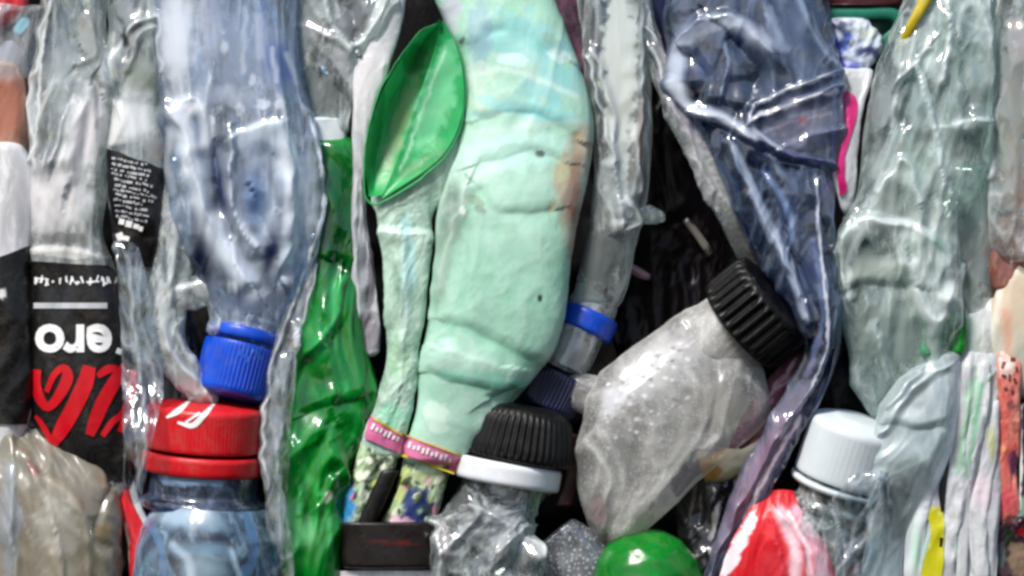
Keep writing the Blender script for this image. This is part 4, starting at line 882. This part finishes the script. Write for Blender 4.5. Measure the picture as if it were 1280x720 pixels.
# green dome
t = thing('round_bottle', 'glossy bright green rounded bottle end at the bottom edge', 'bottle', (808, 730, 0))
lathe('body', (822, 800, 14), (-.22, -1, .3), [(72, -60), (74, 0), (75, 40), (72, 70), (66, 95), (54, 118), (36, 134), (16, 141), (.5, 142)], GREEN_DOME, t, dent=3.2, lam=60, seed=6)
t.name = 'round_bottle'

# bits between the dusty bottle and the blue one
o = tube('plastic_scrap', [(868, 560, 880, 604), (888, 566, 900, 604), (915, 558, 925, 596), (950, 536, 962, 576), (975, 525, 985, 560)], OCHRE, None, d=8, T=16, seed=38, amp=4, lam=25, paint=[(925, 570, 34, 16, -20, (.80, .78, .70), .9), (888, 590, 14, 12, 0, (.62, .45, .18), .9)])
tag(o, 'cream and ochre scrap between dusty bottle and mauve film', 'plastic scrap')
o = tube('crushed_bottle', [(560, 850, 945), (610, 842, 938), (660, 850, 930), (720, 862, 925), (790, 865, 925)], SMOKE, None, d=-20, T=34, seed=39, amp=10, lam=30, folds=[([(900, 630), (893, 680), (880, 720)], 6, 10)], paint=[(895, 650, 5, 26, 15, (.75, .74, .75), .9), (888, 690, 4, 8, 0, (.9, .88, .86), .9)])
tag(o, 'dark smoky bottle in the gap right of the green dome', 'bottle', GRP)

# scraps in the dark hollow
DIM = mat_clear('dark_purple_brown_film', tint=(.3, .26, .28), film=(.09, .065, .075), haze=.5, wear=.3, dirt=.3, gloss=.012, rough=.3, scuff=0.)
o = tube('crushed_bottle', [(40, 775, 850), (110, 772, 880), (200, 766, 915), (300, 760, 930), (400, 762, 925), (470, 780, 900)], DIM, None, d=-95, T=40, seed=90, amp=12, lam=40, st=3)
tag(o, 'dark purple brown bottle deep inside the hollow above the dusty bottle', 'bottle', GRP)
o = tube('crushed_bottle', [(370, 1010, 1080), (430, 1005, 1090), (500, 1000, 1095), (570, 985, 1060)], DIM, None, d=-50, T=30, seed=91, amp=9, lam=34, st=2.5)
tag(o, 'dark brown bottle in the gap above the pale white cap', 'bottle', GRP)
o = tube('plastic_scrap', [(852, 276, 860, 270), (866, 294, 874, 288), (880, 314, 888, 308), (886, 322, 892, 318)], SMOKE, None, d=-46, T=4, seed=40, amp=.8, paint=[(872, 296, 16, 24, -40, (.5, .48, .45), .9)])
tag(o, 'thin grey sliver of plastic inside the dark hollow', 'plastic scrap')
o = tube('plastic_scrap', [(778, 332, 784, 326), (795, 346, 800, 334), (812, 352, 816, 344)], MAUVE, None, d=-48, T=5, seed=41, amp=1.5, paint=[(795, 340, 20, 14, 0, (.55, .42, .48), .9)])
tag(o, 'small mauve scrap at left of the dark hollow', 'plastic scrap')
o = tube('plastic_scrap', [(796, 262, 800, 280), (812, 256, 816, 280), (832, 266, 832, 276)], CLEAR_GREY, None, d=2, T=5, seed=42, amp=2, lam=15)  # piece added to carry the whitish highlight here
tag(o, 'small clear scrap added as a whitish highlight at the top of the dark hollow', 'plastic scrap')

# ------------------------------------------------------------------ big blue-tinted bottle
t = thing('crushed_bottle', 'large blue tinted crushed bottle with looping folds and a long tail', 'bottle', (960, 220, 0), GRP)
tube('body', [(-60, 828, 1030), (0, 834, 1036), (50, 836, 1046), (90, 840, 1054), (130, 854, 1058), (180, 880, 1056), (230, 906, 1048), (280, 926, 1044), (330, 950, 1042), (380, 986, 1044), (1004, 428, 1046, 436), (990, 470, 1030, 490), (966, 515, 1004, 540), (940, 565, 974, 590), (918, 615, 948, 640), (896, 670, 922, 690), (876, 730, 900, 745), (860, 780, 880, 790)],
     DEEP_BLUE, t, d=[10, 14, 22, 30, 36, 40, 44, 48, 52, 58, 62, 60, 56, 52, 48, 46, 44, 44], T=[50, 52, 52, 50, 48, 44, 40, 36, 30, 22, 14, 10, 9, 8, 8, 8, 8, 8], seed=43, amp=5, lam=48, st=2.2, n=2.2, taper=(.03, .02),
     folds=[([(842, 105), (846, 60), (880, 26), (925, 26), (962, 62)], 11, 14), ([(842, 100), (862, 132), (905, 146), (945, 180)], 10, 14), ([(905, 60), (910, 90), (900, 120)], 4, 9), ([(862, 70), (880, 95), (872, 118)], 12, -12), ([(925, 60), (950, 90), (930, 130)], 22, -20),
            ([(880, 150), (945, 185), (1000, 205), (1048, 214)], 9, -14), ([(944, 128), (985, 110), (1040, 92)], 4, 10), ([(938, 150), (985, 130), (1046, 108)], 4, 9), ([(942, 136), (936, 160), (975, 190)], 4, 9), ([(975, 188), (1010, 170), (1050, 160)], 5, 6), ([(975, 190), (1048, 208)], 4, 8),
            ([(1022, 225), (1024, 300), (1034, 380), (1030, 450), (985, 525), (930, 625), (890, 715)], 4, 10), ([(915, 180), (950, 260), (985, 330), (1010, 400)], 7, 10), ([(960, 215), (985, 300), (1015, 370)], 8, -10), ([(1000, 0), (1020, 50), (1048, 90)], 8, 9), ([(985, 310), (1000, 370)], 4, 9), ([(1040, 250), (1042, 330), (1040, 430)], 4, 6)],
     paint=[('L', [(844, 108), (844, 80), (858, 50), (892, 28), (926, 32), (956, 56)], 20, (.86, .90, .96), .75), ('L', [(842, 108), (862, 134), (902, 148), (940, 172)], 14, (.90, .93, .98), .85), ('S', 850, 70, 12, 30, 10, (.8, .84, .92), .6),  # whitish loops paint reflections on the bent film
            ('L', [(905, 50), (912, 85), (902, 118)], 4, (.75, .82, .92), .6), ('S', 880, 85, 15, 24, -10, (.22, .34, .58), .5), ('S', 1000, 25, 30, 40, 20, (.24, .32, .48), .5), ('L', [(1000, 0), (1022, 45), (1044, 80)], 8, (.62, .7, .8), .6), ('L', [(960, 20), (985, 60)], 6, (.6, .68, .8), .4),
            ('S', 945, 90, 26, 30, 0, (.10, .15, .22), .85), ('S', 985, 268, 22, 40, 20, (.07, .15, .31), .85), ('S', 1010, 340, 14, 50, 10, (.14, .22, .42), .7), ('S', 1000, 152, 50, 40, -18, (.56, .55, .63), .75), ('L', [(942, 132), (985, 112), (1042, 92)], 4, (.88, .89, .92), .85), ('L', [(940, 148), (985, 132), (1046, 112)], 4.5, (.9, .9, .93), .85), ('L', [(942, 134), (936, 150), (950, 168), (978, 188)], 4, (.85, .86, .92), .8), ('L', [(955, 165), (1000, 150), (1040, 142)], 3, (.7, .66, .72), .6), ('S', 1003, 150, 6, 4, -30, (.6, .2, .3), .8), ('L', [(980, 190), (1048, 208)], 5, (.3, .22, .5), .7),  # navy patches paint dark see-through windows, pale lines bright film edges
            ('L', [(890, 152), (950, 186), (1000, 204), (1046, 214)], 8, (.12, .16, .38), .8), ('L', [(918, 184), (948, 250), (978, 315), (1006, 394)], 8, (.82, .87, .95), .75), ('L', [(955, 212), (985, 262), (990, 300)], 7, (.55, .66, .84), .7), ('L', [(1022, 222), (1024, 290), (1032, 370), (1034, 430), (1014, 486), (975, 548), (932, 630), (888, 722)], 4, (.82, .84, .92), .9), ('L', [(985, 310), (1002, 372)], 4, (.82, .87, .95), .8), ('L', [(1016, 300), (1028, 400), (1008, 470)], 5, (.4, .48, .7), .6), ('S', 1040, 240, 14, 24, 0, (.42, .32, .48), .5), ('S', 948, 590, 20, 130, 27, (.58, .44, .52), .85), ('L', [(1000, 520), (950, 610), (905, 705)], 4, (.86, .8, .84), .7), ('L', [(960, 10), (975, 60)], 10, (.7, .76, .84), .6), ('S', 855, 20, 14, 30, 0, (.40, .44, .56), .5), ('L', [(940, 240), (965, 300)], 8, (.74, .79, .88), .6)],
     clear=[(1015, 450, 20, 30, 40, .5)])
o = tube('film_strip', [(-20, 798, 812), (40, 804, 822), (90, 816, 846), (130, 828, 864), (180, 850, 888), (230, 874, 918), (275, 896, 940), (320, 918, 958), (350, 936, 966)], CLEAR_GREY, None, d=[10, 18, 26, 34, 40, 40, 36, 28, 16], T=12, seed=44, amp=4, lam=22, st=3, fine=1.2, n=2,
         folds=[([(815, 60), (840, 120), (870, 190), (890, 240)], 5, 6), ([(806, 30), (850, 100)], 4, 6)], paint=[('S', 880, 215, 20, 50, -25, (.72, .71, .72), .7), ('S', 850, 140, 10, 50, -30, (.7, .66, .74), .7), ('S', 930, 310, 30, 50, -25, (.16, .15, .17), .9), ('S', 832, 70, 8, 20, -20, (.35, .15, .3), .6)])
tag(o, 'grainy grey film strip along the left of the blue bottle', 'film strip')
o = tube('film_piece', [(440, 985, 1024), (470, 962, 1012), (510, 935, 985), (545, 915, 960), (575, 905, 940)], MAUVE, None, d=14, T=10, seed=45, amp=4, lam=25, st=3, folds=[([(1012, 450), (960, 510), (925, 555)], 5, 8), ([(990, 450), (940, 530)], 4, 6)])
tag(o, 'mauve red film piece under the tail of the blue bottle', 'film')
o = tube('plastic_scrap', [(-20, 790, 860), (20, 800, 850), (60, 812, 842), (100, 824, 838)], NAVY, None, d=-35, T=20, seed=46, amp=6, paint=[(825, 60, 18, 40, -20, (.2, .08, .18), .8)])
tag(o, 'dark navy scrap in the gap left of the blue bottle', 'plastic scrap')

# label and scraps at upper right
t = thing('torn_label', 'torn white label with a magenta stripe beside the blue bottle', 'label', (1060, 180, 0))
b = tube('sheet', [(84, 1040, 1092), (105, 1040, 1088), (135, 1040, 1079), (175, 1040, 1074), (215, 1042, 1071), (245, 1048, 1068), (268, 1054, 1062)], FILM_WHITE, t, d=[30, 38, 48, 56, 58, 54, 48], T=5, seed=47, amp=3.5, lam=26, fine=.5, paint=[(1062, 110, 18, 16, 0, (.72, .74, .74), .7)])
drape('stripe', [(1044, 120, 1058, 112), (1046, 132, 1071, 124), (1047, 150, 1071, 146), (1044, 172, 1064, 170), (1043, 196, 1057, 192), (1045, 218, 1056, 216), (1050, 246, 1058, 240)], b, mat_solid('magenta_print', (.76, .10, .44), (.68, .04, .34), rough=.35, bumps=.3), t, lift=2, n=2.2, dflt=34)
o = tube('plastic_bag', [(22, 1036, 1078), (45, 1036, 1100), (70, 1040, 1098), (94, 1052, 1080)], BAG, None, d=14, T=18, seed=48, amp=6, lam=20, st=1.2, n=2, paint=[('L', [(1046, 56), (1044, 72), (1056, 86), (1068, 86)], 15, (.06, .2, .68), .95), ('L', [(1074, 66), (1088, 62), (1100, 74)], 9, (.04, .1, .42), .9), ('L', [(1034, 38), (1048, 30), (1058, 44)], 10, (.05, .08, .34), .9), ('L', [(1062, 46), (1056, 60)], 8, (.2, .36, .8), .8), ('S', 1084, 42, 14, 9, 0, (.84, .88, .82), .8)])
tag(o, 'crumpled white bag with blue print under the teal lid', 'bag')
t = thing('container_lid', 'teal green container lid edge at the top right', 'lid', (1070, 20, 0))
tube('rim', [(1008, 8, 1006, 22), (1040, 10, 1040, 24), (1080, 10, 1080, 24), (1118, 10, 1112, 26), (1130, 22, 1114, 34), (1118, 52, 1100, 48), (1102, 82, 1086, 74)], TEAL, t, d=6, T=9, seed=49, amp=.8, lam=40, n=1.8)
tube('lid_panel', [(24, 1010, 1116), (45, 1014, 1112), (75, 1030, 1094)], TEAL, t, d=-22, T=6, seed=50, amp=2)
o = tube('plastic_scrap', [(-40, 1000, 1150), (-5, 1015, 1140), (8, 1030, 1120)], CRIMSON, None, d=-4, T=14, seed=51, amp=3)
tag(o, 'dark crimson scrap above the teal lid edge', 'plastic scrap')
o = tube('plastic_strap', [(1160, -30, 1176, -26), (1150, -4, 1164, 1), (1137, 24, 1148, 29), (1125, 48, 1134, 53), (1117, 64, 1120, 66)], YELLOW, None, d=[78, 80, 80, 72, 60], T=5, seed=52, amp=2, lam=30, n=1.8)
tag(o, 'bright yellow plastic strap beside the teal lid', 'strap')

# ------------------------------------------------------------------ right side
o = tube('crushed_bottle', [(-60, 1145, 1250), (0, 1136, 1248), (45, 1112, 1250), (90, 1092, 1248), (130, 1084, 1246), (170, 1082, 1244), (210, 1080, 1242), (245, 1074, 1226), (280, 1056, 1200), (330, 1046, 1195), (380, 1046, 1194), (420, 1054, 1192), (460, 1062, 1184), (495, 1074, 1150), (525, 1086, 1120)], CLEAR_GREEN, None,
         d=[14, 18, 24, 30, 34, 36, 36, 36, 36, 38, 38, 36, 32, 26, 16], T=[50, 54, 56, 56, 54, 54, 54, 52, 50, 48, 46, 42, 36, 26, 14], seed=53, amp=8, lam=50, st=3.2, n=2.2,
         folds=[([(1188, 20), (1186, 60), (1178, 100)], 7, 13), ([(1160, 60), (1135, 90), (1116, 120), (1112, 160)], 7, 11), ([(1148, 85), (1160, 130), (1172, 180), (1180, 230)], 6, 10), ([(1140, 100), (1130, 150)], 14, -14), ([(1235, 0), (1238, 90), (1240, 200)], 5, 8), ([(1200, 155), (1232, 152)], 10, 10), ([(1070, 290), (1058, 330), (1064, 370)], 8, 11), ([(1066, 360), (1100, 356), (1140, 358)], 9, -7), ([(1140, 330), (1150, 370), (1170, 400), (1190, 340)], 10, 10),
                ([(1193, 240), (1194, 330), (1192, 430)], 4, 8), ([(1065, 300), (1090, 275), (1150, 290), (1185, 320)], 9, 9), ([(1200, 60), (1215, 130)], 10, -9), ([(1100, 420), (1108, 470)], 6, 9), ([(1120, 490), (1135, 470)], 6, -9), ([(1100, 240), (1130, 200), (1150, 250)], 9, 9), ([(1110, 60), (1100, 110)], 12, -9)],
         paint=[('S', 1155, 285, 44, 34, 0, (.88, .91, .9), .7), ('L', [(1144, 330), (1152, 375), (1172, 400), (1190, 345), (1180, 310)], 16, (.92, .95, .95), .8), ('S', 1090, 335, 36, 20, 0, (.80, .84, .80), .7), ('S', 1110, 415, 46, 50, 0, (.54, .60, .58), .65), ('S', 1105, 130, 18, 44, 10, (.48, .48, .5), .6), ('S', 1150, 135, 16, 34, 0, (.50, .58, .60), .6), ('S', 1218, 90, 20, 70, 0, (.62, .67, .69), .5),
                ('L', [(1190, 20), (1186, 60), (1178, 104)], 6, (.92, .95, .95), .9), ('L', [(1160, 60), (1136, 90), (1118, 120), (1113, 165)], 6, (.92, .95, .95), .85), ('L', [(1148, 85), (1160, 130), (1172, 180), (1182, 230)], 7, (.85, .9, .91), .7), ('L', [(1198, 156), (1230, 152)], 9, (.9, .94, .94), .7), ('L', [(1062, 370), (1060, 330), (1072, 290), (1100, 275), (1150, 285), (1184, 318)], 7, (.92, .95, .95), .7), ('L', [(1194, 240), (1195, 330), (1193, 430)], 3, (.92, .95, .95), .8), ('L', [(1236, 0), (1240, 90), (1242, 200)], 4, (.85, .88, .88), .6), ('S', 1175, 306, 8, 16, -30, (.42, .62, .54), .8), ('S', 1120, 210, 40, 26, 0, (.82, .87, .85), .6), ('L', [(1240, 200), (1215, 240), (1200, 250)], 5, (.92, .95, .95), .5), ('L', [(1100, 420), (1110, 475)], 5, (.8, .84, .83), .6), ('L', [(1118, 490), (1136, 470)], 4, (.1, .12, .12), .7)],  # whitish strokes paint highlights along the creases
         clear=[(1150, 130, 12, 28, 0, .8), (1105, 130, 12, 30, 10, .8), (1215, 130, 10, 40, 0, .6), (1080, 320, 6, 20, 10, .8)])
tag(o, 'large clear greenish grey crumpled bottle under the yellow strap', 'bottle', GRP)
o = tube('crushed_bottle', [(200, 1180, 1250), (250, 1186, 1252), (300, 1190, 1250), (350, 1192, 1246), (390, 1196, 1232), (410, 1202, 1222)], CLEAR_GREY, None, d=8, T=30, seed=54, amp=6, lam=30, st=3, paint=[(1215, 320, 26, 60, 0, (.42, .50, .50), .75), (1232, 260, 16, 40, 0, (.70, .76, .74), .6), (1212, 370, 16, 24, 0, (.38, .46, .42), .7), (1238, 300, 10, 30, 0, (.52, .42, .40), .6)])
tag(o, 'small teal grey bottle end between clear bottle and rusty scrap', 'bottle', GRP)
o = tube('crushed_bottle', [(-60, 1240, 1330), (0, 1242, 1330), (80, 1240, 1330), (150, 1240, 1330), (220, 1240, 1330), (290, 1244, 1330), (330, 1255, 1330)], CLEAR_GREY, None, d=22, T=40, seed=55, amp=6, lam=34, st=3, folds=[([(1246, 0), (1242, 100), (1244, 220)], 4, 8)], paint=[(1266, 110, 18, 80, 0, (.55, .56, .54), .7), (1276, 50, 12, 30, 0, (.62, .55, .55), .6), (1268, 210, 16, 60, 0, (.56, .54, .50), .7), (1275, 240, 8, 30, 0, (.60, .44, .38), .6), (1254, 180, 8, 40, 0, (.52, .60, .54), .5)])
tag(o, 'grey clear bottle cut off by the right border at top', 'bottle', GRP)
o = tube('plastic_scrap', [(268, 1248, 1330), (300, 1238, 1330), (335, 1232, 1330), (365, 1240, 1330)], mat_clear('dull_rust_plastic', tint=(.75, .6, .55), film=(.58, .38, .33), haze=.55, wear=.5, dirt=.35, gloss=.06, rough=.25), None, d=20, T=24, seed=56, amp=5, lam=26, paint=[(1258, 335, 20, 12, -20, (.58, .34, .30), .8)])
tag(o, 'rust brown scrap at the right border above the cream film', 'plastic scrap')
o = tube('film_piece', [(310, 1282, 1330), (345, 1256, 1330), (385, 1240, 1330), (420, 1236, 1330), (455, 1236, 1330), (500, 1240, 1330)], CREAM, None, d=[24, 26, 28, 28, 26, 20], T=20, seed=57, amp=5, lam=36, st=3, taper=(.3, .1), paint=[('S', 1222, 430, 26, 50, 0, (.86, .89, .85), .85), ('S', 1265, 385, 30, 34, -30, (.88, .79, .68), .7), ('L', [(1258, 390), (1262, 470)], 9, (.87, .64, .53), .7), ('L', [(1205, 470), (1240, 410), (1250, 360)], 6, (.94, .94, .9), .7), ('L', [(1230, 470), (1236, 420)], 5, (.93, .94, .92), .7)])
tag(o, 'cream coloured film at the right border above the red print', 'film')
o = tube('film_piece', [(372, 1222, 1256), (395, 1206, 1256), (420, 1202, 1256), (450, 1200, 1254), (480, 1206, 1250)], FILM_WHITE, None, d=[24, 32, 36, 36, 30], T=8, seed=95, amp=4, lam=24, st=3, facet=.5, taper=(.2, .1), n=2, paint=[('S', 1222, 430, 16, 34, 0, (.82, .87, .82), .7), ('L', [(1214, 400), (1210, 440)], 5, (.6, .8, .66), .7), ('L', [(1246, 390), (1244, 460)], 8, (.88, .80, .70), .8), ('L', [(1230, 400), (1228, 450)], 4, (.96, .96, .94), .8)])
tag(o, 'pale white and green film piece right of the bright green scrap', 'film')
o = tube('plastic_scrap', [(386, 1188, 1206), (405, 1184, 1208), (425, 1184, 1208), (443, 1188, 1204)], GREEN_BRIGHT, None, d=52, T=7, seed=58, amp=2.5, lam=16, n=1.6)
tag(o, 'bright green scrap left of the cream film', 'plastic scrap')
o = tube('plastic_scrap', [(396, 1158, 1176), (412, 1152, 1182), (430, 1150, 1180), (446, 1152, 1164)], mat_clear('pale_green_film', tint=(.6, .85, .68), film=(.32, .62, .44), haze=.5, wear=.6, dirt=.3), None, d=70, T=5, seed=59, amp=3, lam=14, n=1.6, paint=[(1172, 432, 9, 8, 0, (.88, .93, .88), .9), (1160, 415, 8, 6, 0, (.8, .88, .83), .8)])
tag(o, 'pale green torn film scrap on the clear greenish bottle', 'plastic scrap')

# frosted piece and the white cap bottle
o = tube('crushed_bottle', [(436, 1160, 1200), (465, 1128, 1200), (495, 1106, 1198), (530, 1092, 1190), (565, 1088, 1180), (600, 1086, 1166), (640, 1090, 1150), (700, 1082, 1132), (780, 1078, 1126)], FROST, None, d=[40, 48, 58, 64, 64, 60, 50, 46, 46], T=[26, 30, 32, 34, 34, 32, 30, 30, 30], seed=60, amp=5, lam=48, st=1.8, n=2.2,
         folds=[([(1190, 455), (1140, 490), (1105, 540)], 7, 9), ([(1150, 470), (1112, 510)], 5, 8), ([(1108, 530), (1150, 540), (1190, 525)], 10, -8), ([(1105, 600), (1092, 660), (1085, 720)], 5, 9)],
         paint=[(1160, 490, 30, 26, -30, (.62, .67, .68), .6), (1150, 570, 30, 30, 0, (.68, .75, .76), .6), (1120, 640, 26, 40, 0, (.52, .55, .54), .6)])
tag(o, 'frosted grey clear bottle right of the white cap', 'bottle', GRP)
t = thing('capped_bottle', 'clear bottle with a pale white cap standing at lower right', 'bottle', (1045, 640, 0), GRP)
ax = (.3, -.94, .2)
tube('body', [(625, 1000, 1100), (650, 985, 1096), (690, 962, 1088), (790, 930, 1084)], CLEAR_GREY, t, d=20, T=44, seed=61, amp=5, lam=34, n=2.2,
     folds=[([(1085, 640), (1050, 690), (1040, 730)], 5, 9), ([(1010, 640), (1030, 660), (1055, 650)], 6, 8)], paint=[(1050, 640, 34, 16, 15, (.40, .36, .34), .7), (1060, 690, 20, 30, 0, (.50, .44, .44), .6), (1075, 720, 20, 20, 0, (.68, .35, .4), .6)])
lathe('neck', (1036, 652, 24), ax, [(58, -14), (54, 0), (50, 6), (50, 16), (55, 17), (55, 23), (49, 25), (49, 52)], CLEAR_GREY, t, dent=.8)
cap(t, (1052, 601, 26), ax, 62, 76, WHITE_CAP, 52, .07, WHITE_CAP, ring_h=.1, dome=.1)
o = tube('torn_label', [(612, 948, 990), (640, 935, 1002), (665, 920, 1022), (700, 905, 1040), (790, 880, 1060)], RED_FILM, None, d=[48, 56, 62, 64, 64], T=5, seed=62, facet=.7, taper=(.01, .01), amp=3, lam=34, st=2.2, n=1.9,
         folds=[([(975, 640), (1000, 680), (1010, 720)], 5, 6), ([(985, 650), (1020, 690)], 4, 5), ([(965, 650), (980, 720)], 4, 5)], paint=[(918, 690, 9, 50, 27, (.93, .90, .92), .95), ('L', [(975, 640), (992, 680), (996, 730)], 12, (.94, .82, .86), .9), ('L', [(1000, 640), (1022, 690), (1034, 740)], 16, (.9, .70, .77), .95), ('L', [(985, 640), (1012, 690)], 5, (.96, .9, .93), .9), ('L', [(1008, 690), (1016, 740)], 6, (.95, .88, .91), .8)])
tag(o, 'crumpled red label with pink and white streaks at the bottom', 'label')

# white film with yellow and green print
t = thing('plastic_wrapper', 'white film wrapper with yellow and green print at lower right', 'wrapper', (1190, 590, 0))
b = tube('sheet', [(436, 1196, 1240), (455, 1186, 1248), (500, 1180, 1250), (545, 1172, 1250), (590, 1152, 1252), (630, 1138, 1250), (680, 1130, 1248), (790, 1105, 1246)], FILM_WHITE, t, d=[26, 32, 38, 42, 46, 48, 48, 48], T=16, seed=63, amp=5, lam=26, st=4, n=2,
         folds=[([(1192, 455), (1182, 520), (1168, 580)], 5, 9), ([(1215, 460), (1206, 560), (1195, 700)], 6, 8), ([(1235, 470), (1222, 560), (1205, 640)], 5, 8), ([(1180, 560), (1150, 610), (1140, 650)], 6, 7), ([(1225, 600), (1212, 720)], 8, -8)],
         paint=[(1222, 500, 16, 50, 12, (.62, .82, .68), .7), (1205, 560, 8, 40, 12, (.55, .78, .64), .6), (1190, 480, 9, 40, 8, (.93, .95, .94), .9), (1160, 590, 14, 30, 25, (.95, .93, .95), .9), (1148, 690, 12, 36, 10, (.66, .82, .74), .7), (1225, 620, 18, 24, 0, (.92, .87, .89), .9), (1215, 680, 20, 36, 0, (.74, .78, .80), .7), (1238, 560, 6, 22, 0, (.72, .74, .42), .7), (1200, 700, 5, 30, 0, (.6, .8, .72), .6)])
ribbon('fold', [(1196, 446), (1190, 500), (1180, 550), (1160, 600), (1146, 650), (1140, 730)], [10, 20, 26, 28, 26, 24], WHITE, t, d=[50, 56, 60, 62, 62, 60], T=5, seed=92, amp=4, lam=20, st=4, n=2, paint=[('L', [(1186, 500), (1172, 570)], 4, (.6, .82, .68), .7), ('S', 1145, 690, 8, 40, 0, (.66, .84, .74), .7)])
ribbon('fold', [(1232, 450), (1228, 500), (1216, 560), (1206, 620), (1202, 730)], [12, 20, 22, 18, 16], FILM_WHITE, t, d=[50, 56, 60, 62, 62], T=5, seed=93, amp=4, lam=20, st=4, n=2, paint=[('L', [(1226, 480), (1216, 550), (1206, 600)], 7, (.50, .76, .60), .8), ('L', [(1236, 470), (1230, 520)], 3, (.97, .97, .97), .8)])
ribbon('fold', [(1246, 500), (1240, 560), (1228, 610), (1222, 660), (1228, 730)], [8, 14, 22, 22, 18], FILM_WHITE, t, d=[50, 56, 60, 62, 62], T=5, seed=94, amp=4, lam=20, st=4, n=2, paint=[('S', 1228, 615, 14, 24, 0, (.93, .86, .89), .8), ('S', 1240, 555, 5, 22, 0, (.74, .76, .40), .7)])
drape('stripe', [(1163, 634, 1178, 634), (1159, 645, 1180, 648), (1163, 660, 1181, 664), (1160, 685, 1179, 683), (1154, 706, 1180, 708), (1148, 740, 1174, 740)], b, YELLOW_PRINT, t, lift=2, n=2, dflt=62, rough=2)
stroke('streak', [(1187, 554), (1184, 585), (1178, 610), (1178, 640)], [5, 4, 9, 4], b, BLACK, t)
stroke('streak', [(1177, 672), (1176, 684)], [5, 4], b, BLACK, t)
t = thing('printed_strip', 'faded red printed strip with dark marks at the right border', 'strip', (1260, 550, 0))
b = tube('sheet', [(425, 1250, 1278), (460, 1246, 1278), (500, 1248, 1275), (540, 1244, 1276), (600, 1246, 1273), (640, 1250, 1274), (665, 1252, 1271)], RED_COLUMN, t, d=[34, 42, 46, 46, 46, 44, 36], T=8, seed=64, amp=4, lam=20, n=1.8, fine=.8,
         paint=[(1268, 580, 8, 15, 0, (.24, .1, .26), .9), (1258, 455, 11, 20, 0, (.84, .76, .72), .8), (1260, 625, 12, 22, 0, (.80, .28, .34), .7), (1250, 520, 5, 8, 0, (.4, .2, .18), .7), (1270, 535, 5, 8, 0, (.5, .25, .2), .7), (1254, 560, 5, 6, 0, (.86, .6, .4), .7), (1264, 505, 5, 6, 0, (.3, .16, .15), .7), (1262, 650, 8, 7, 0, (.35, .1, .1), .7)])
marks('print_marks', [(1254, 456, 4, 9, 20), (1266, 449, 6, 5, 8), (1271, 462, 3, 7, -10), (1255, 470, 6, 4, 20), (1262, 472, 3, 9, 0), (1269, 476, 4, 7, -25), (1257, 486, 5, 4, -20), (1266, 490, 4, 6, 10)], b, mat_solid('dull_red_print', (.42, .16, .16), rough=.4), t, lift=1.2)
o = tube('film_strip', [(500, 1276, 1330), (560, 1275, 1330), (610, 1274, 1330), (650, 1272, 1330)], NAVY, None, d=44, T=8, seed=65, amp=2, paint=[(1275, 570, 3.5, 80, 0, (.85, .85, .82), .9), (1281, 635, 6, 20, 0, (.4, .62, .5), .8)])
tag(o, 'navy film strip cut off by the right border', 'film strip')
o = tube('plastic_scrap', [(640, 1246, 1330), (665, 1240, 1330), (700, 1240, 1330), (780, 1240, 1330)], DARK_FOIL, None, d=34, T=14, seed=66, amp=5, lam=20, paint=[(1262, 670, 12, 14, 0, (.04, .14, .08), .9), (1276, 665, 8, 6, 0, (.6, .1, .1), .9), (1272, 700, 14, 20, 0, (.5, .42, .34), .8), (1252, 695, 6, 16, 0, (.3, .36, .36), .8)])
tag(o, 'dark mottled scrap in the lower right corner', 'plastic scrap')

# ------------------------------------------------------------------ light and camera
world = bpy.data.worlds.new('World'); scene.world = world; world.use_nodes = True
wn = world.node_tree
bg = wn.nodes['Background']; sky = wn.nodes.new('ShaderNodeTexSky'); sky.sky_type = 'NISHITA'; sky.sun_disc = False
EL, AZ = math.radians(50), math.radians(214)        # sun high behind the viewer's left shoulder
sky.sun_elevation = EL; sky.sun_rotation = AZ; sky.air_density = 1.0; sky.dust_density = 2.0
bg.inputs['Strength'].default_value = .09
wn.links.new(sky.outputs[0], bg.inputs['Color'])
sd = bpy.data.lights.new('sun', 'SUN'); sd.energy = 3.0; sd.angle = math.radians(12); sd.color = (1, .96, .9)
so = bpy.data.objects.new('sun', sd); COL.objects.link(so)
dirv = Vector((math.sin(AZ) * math.cos(EL), math.cos(AZ) * math.cos(EL), math.sin(EL)))   # towards the sun
so.rotation_euler = dirv.to_track_quat('Z', 'Y').to_euler(); so.location = dirv * .5

cd = bpy.data.cameras.new('camera'); cam = bpy.data.objects.new('camera', cd); COL.objects.link(cam)
cam.location = CAM; cam.rotation_euler = (math.pi / 2, 0, 0)
cd.sensor_width = 36; cd.lens = 36 * CAMD / 1280; cd.clip_start = .01; cd.clip_end = 50
scene.camera = cam
scene.render.resolution_x = 1024; scene.render.resolution_y = 576
scene.view_settings.view_transform = 'Standard'; scene.view_settings.look = 'None'
scene.view_settings.exposure = .6; scene.view_settings.gamma = 1
cy = scene.cycles
scene.render.engine = 'CYCLES'
cy.max_bounces = 10; cy.transparent_max_bounces = 32; cy.diffuse_bounces = 4; cy.glossy_bounces = 4; cy.transmission_bounces = 6
cy.use_denoising = True; cy.caustics_reflective = False
cy.filter_width = 3.0
for o in bpy.data.objects:
    if '_org' in o: del o['_org']
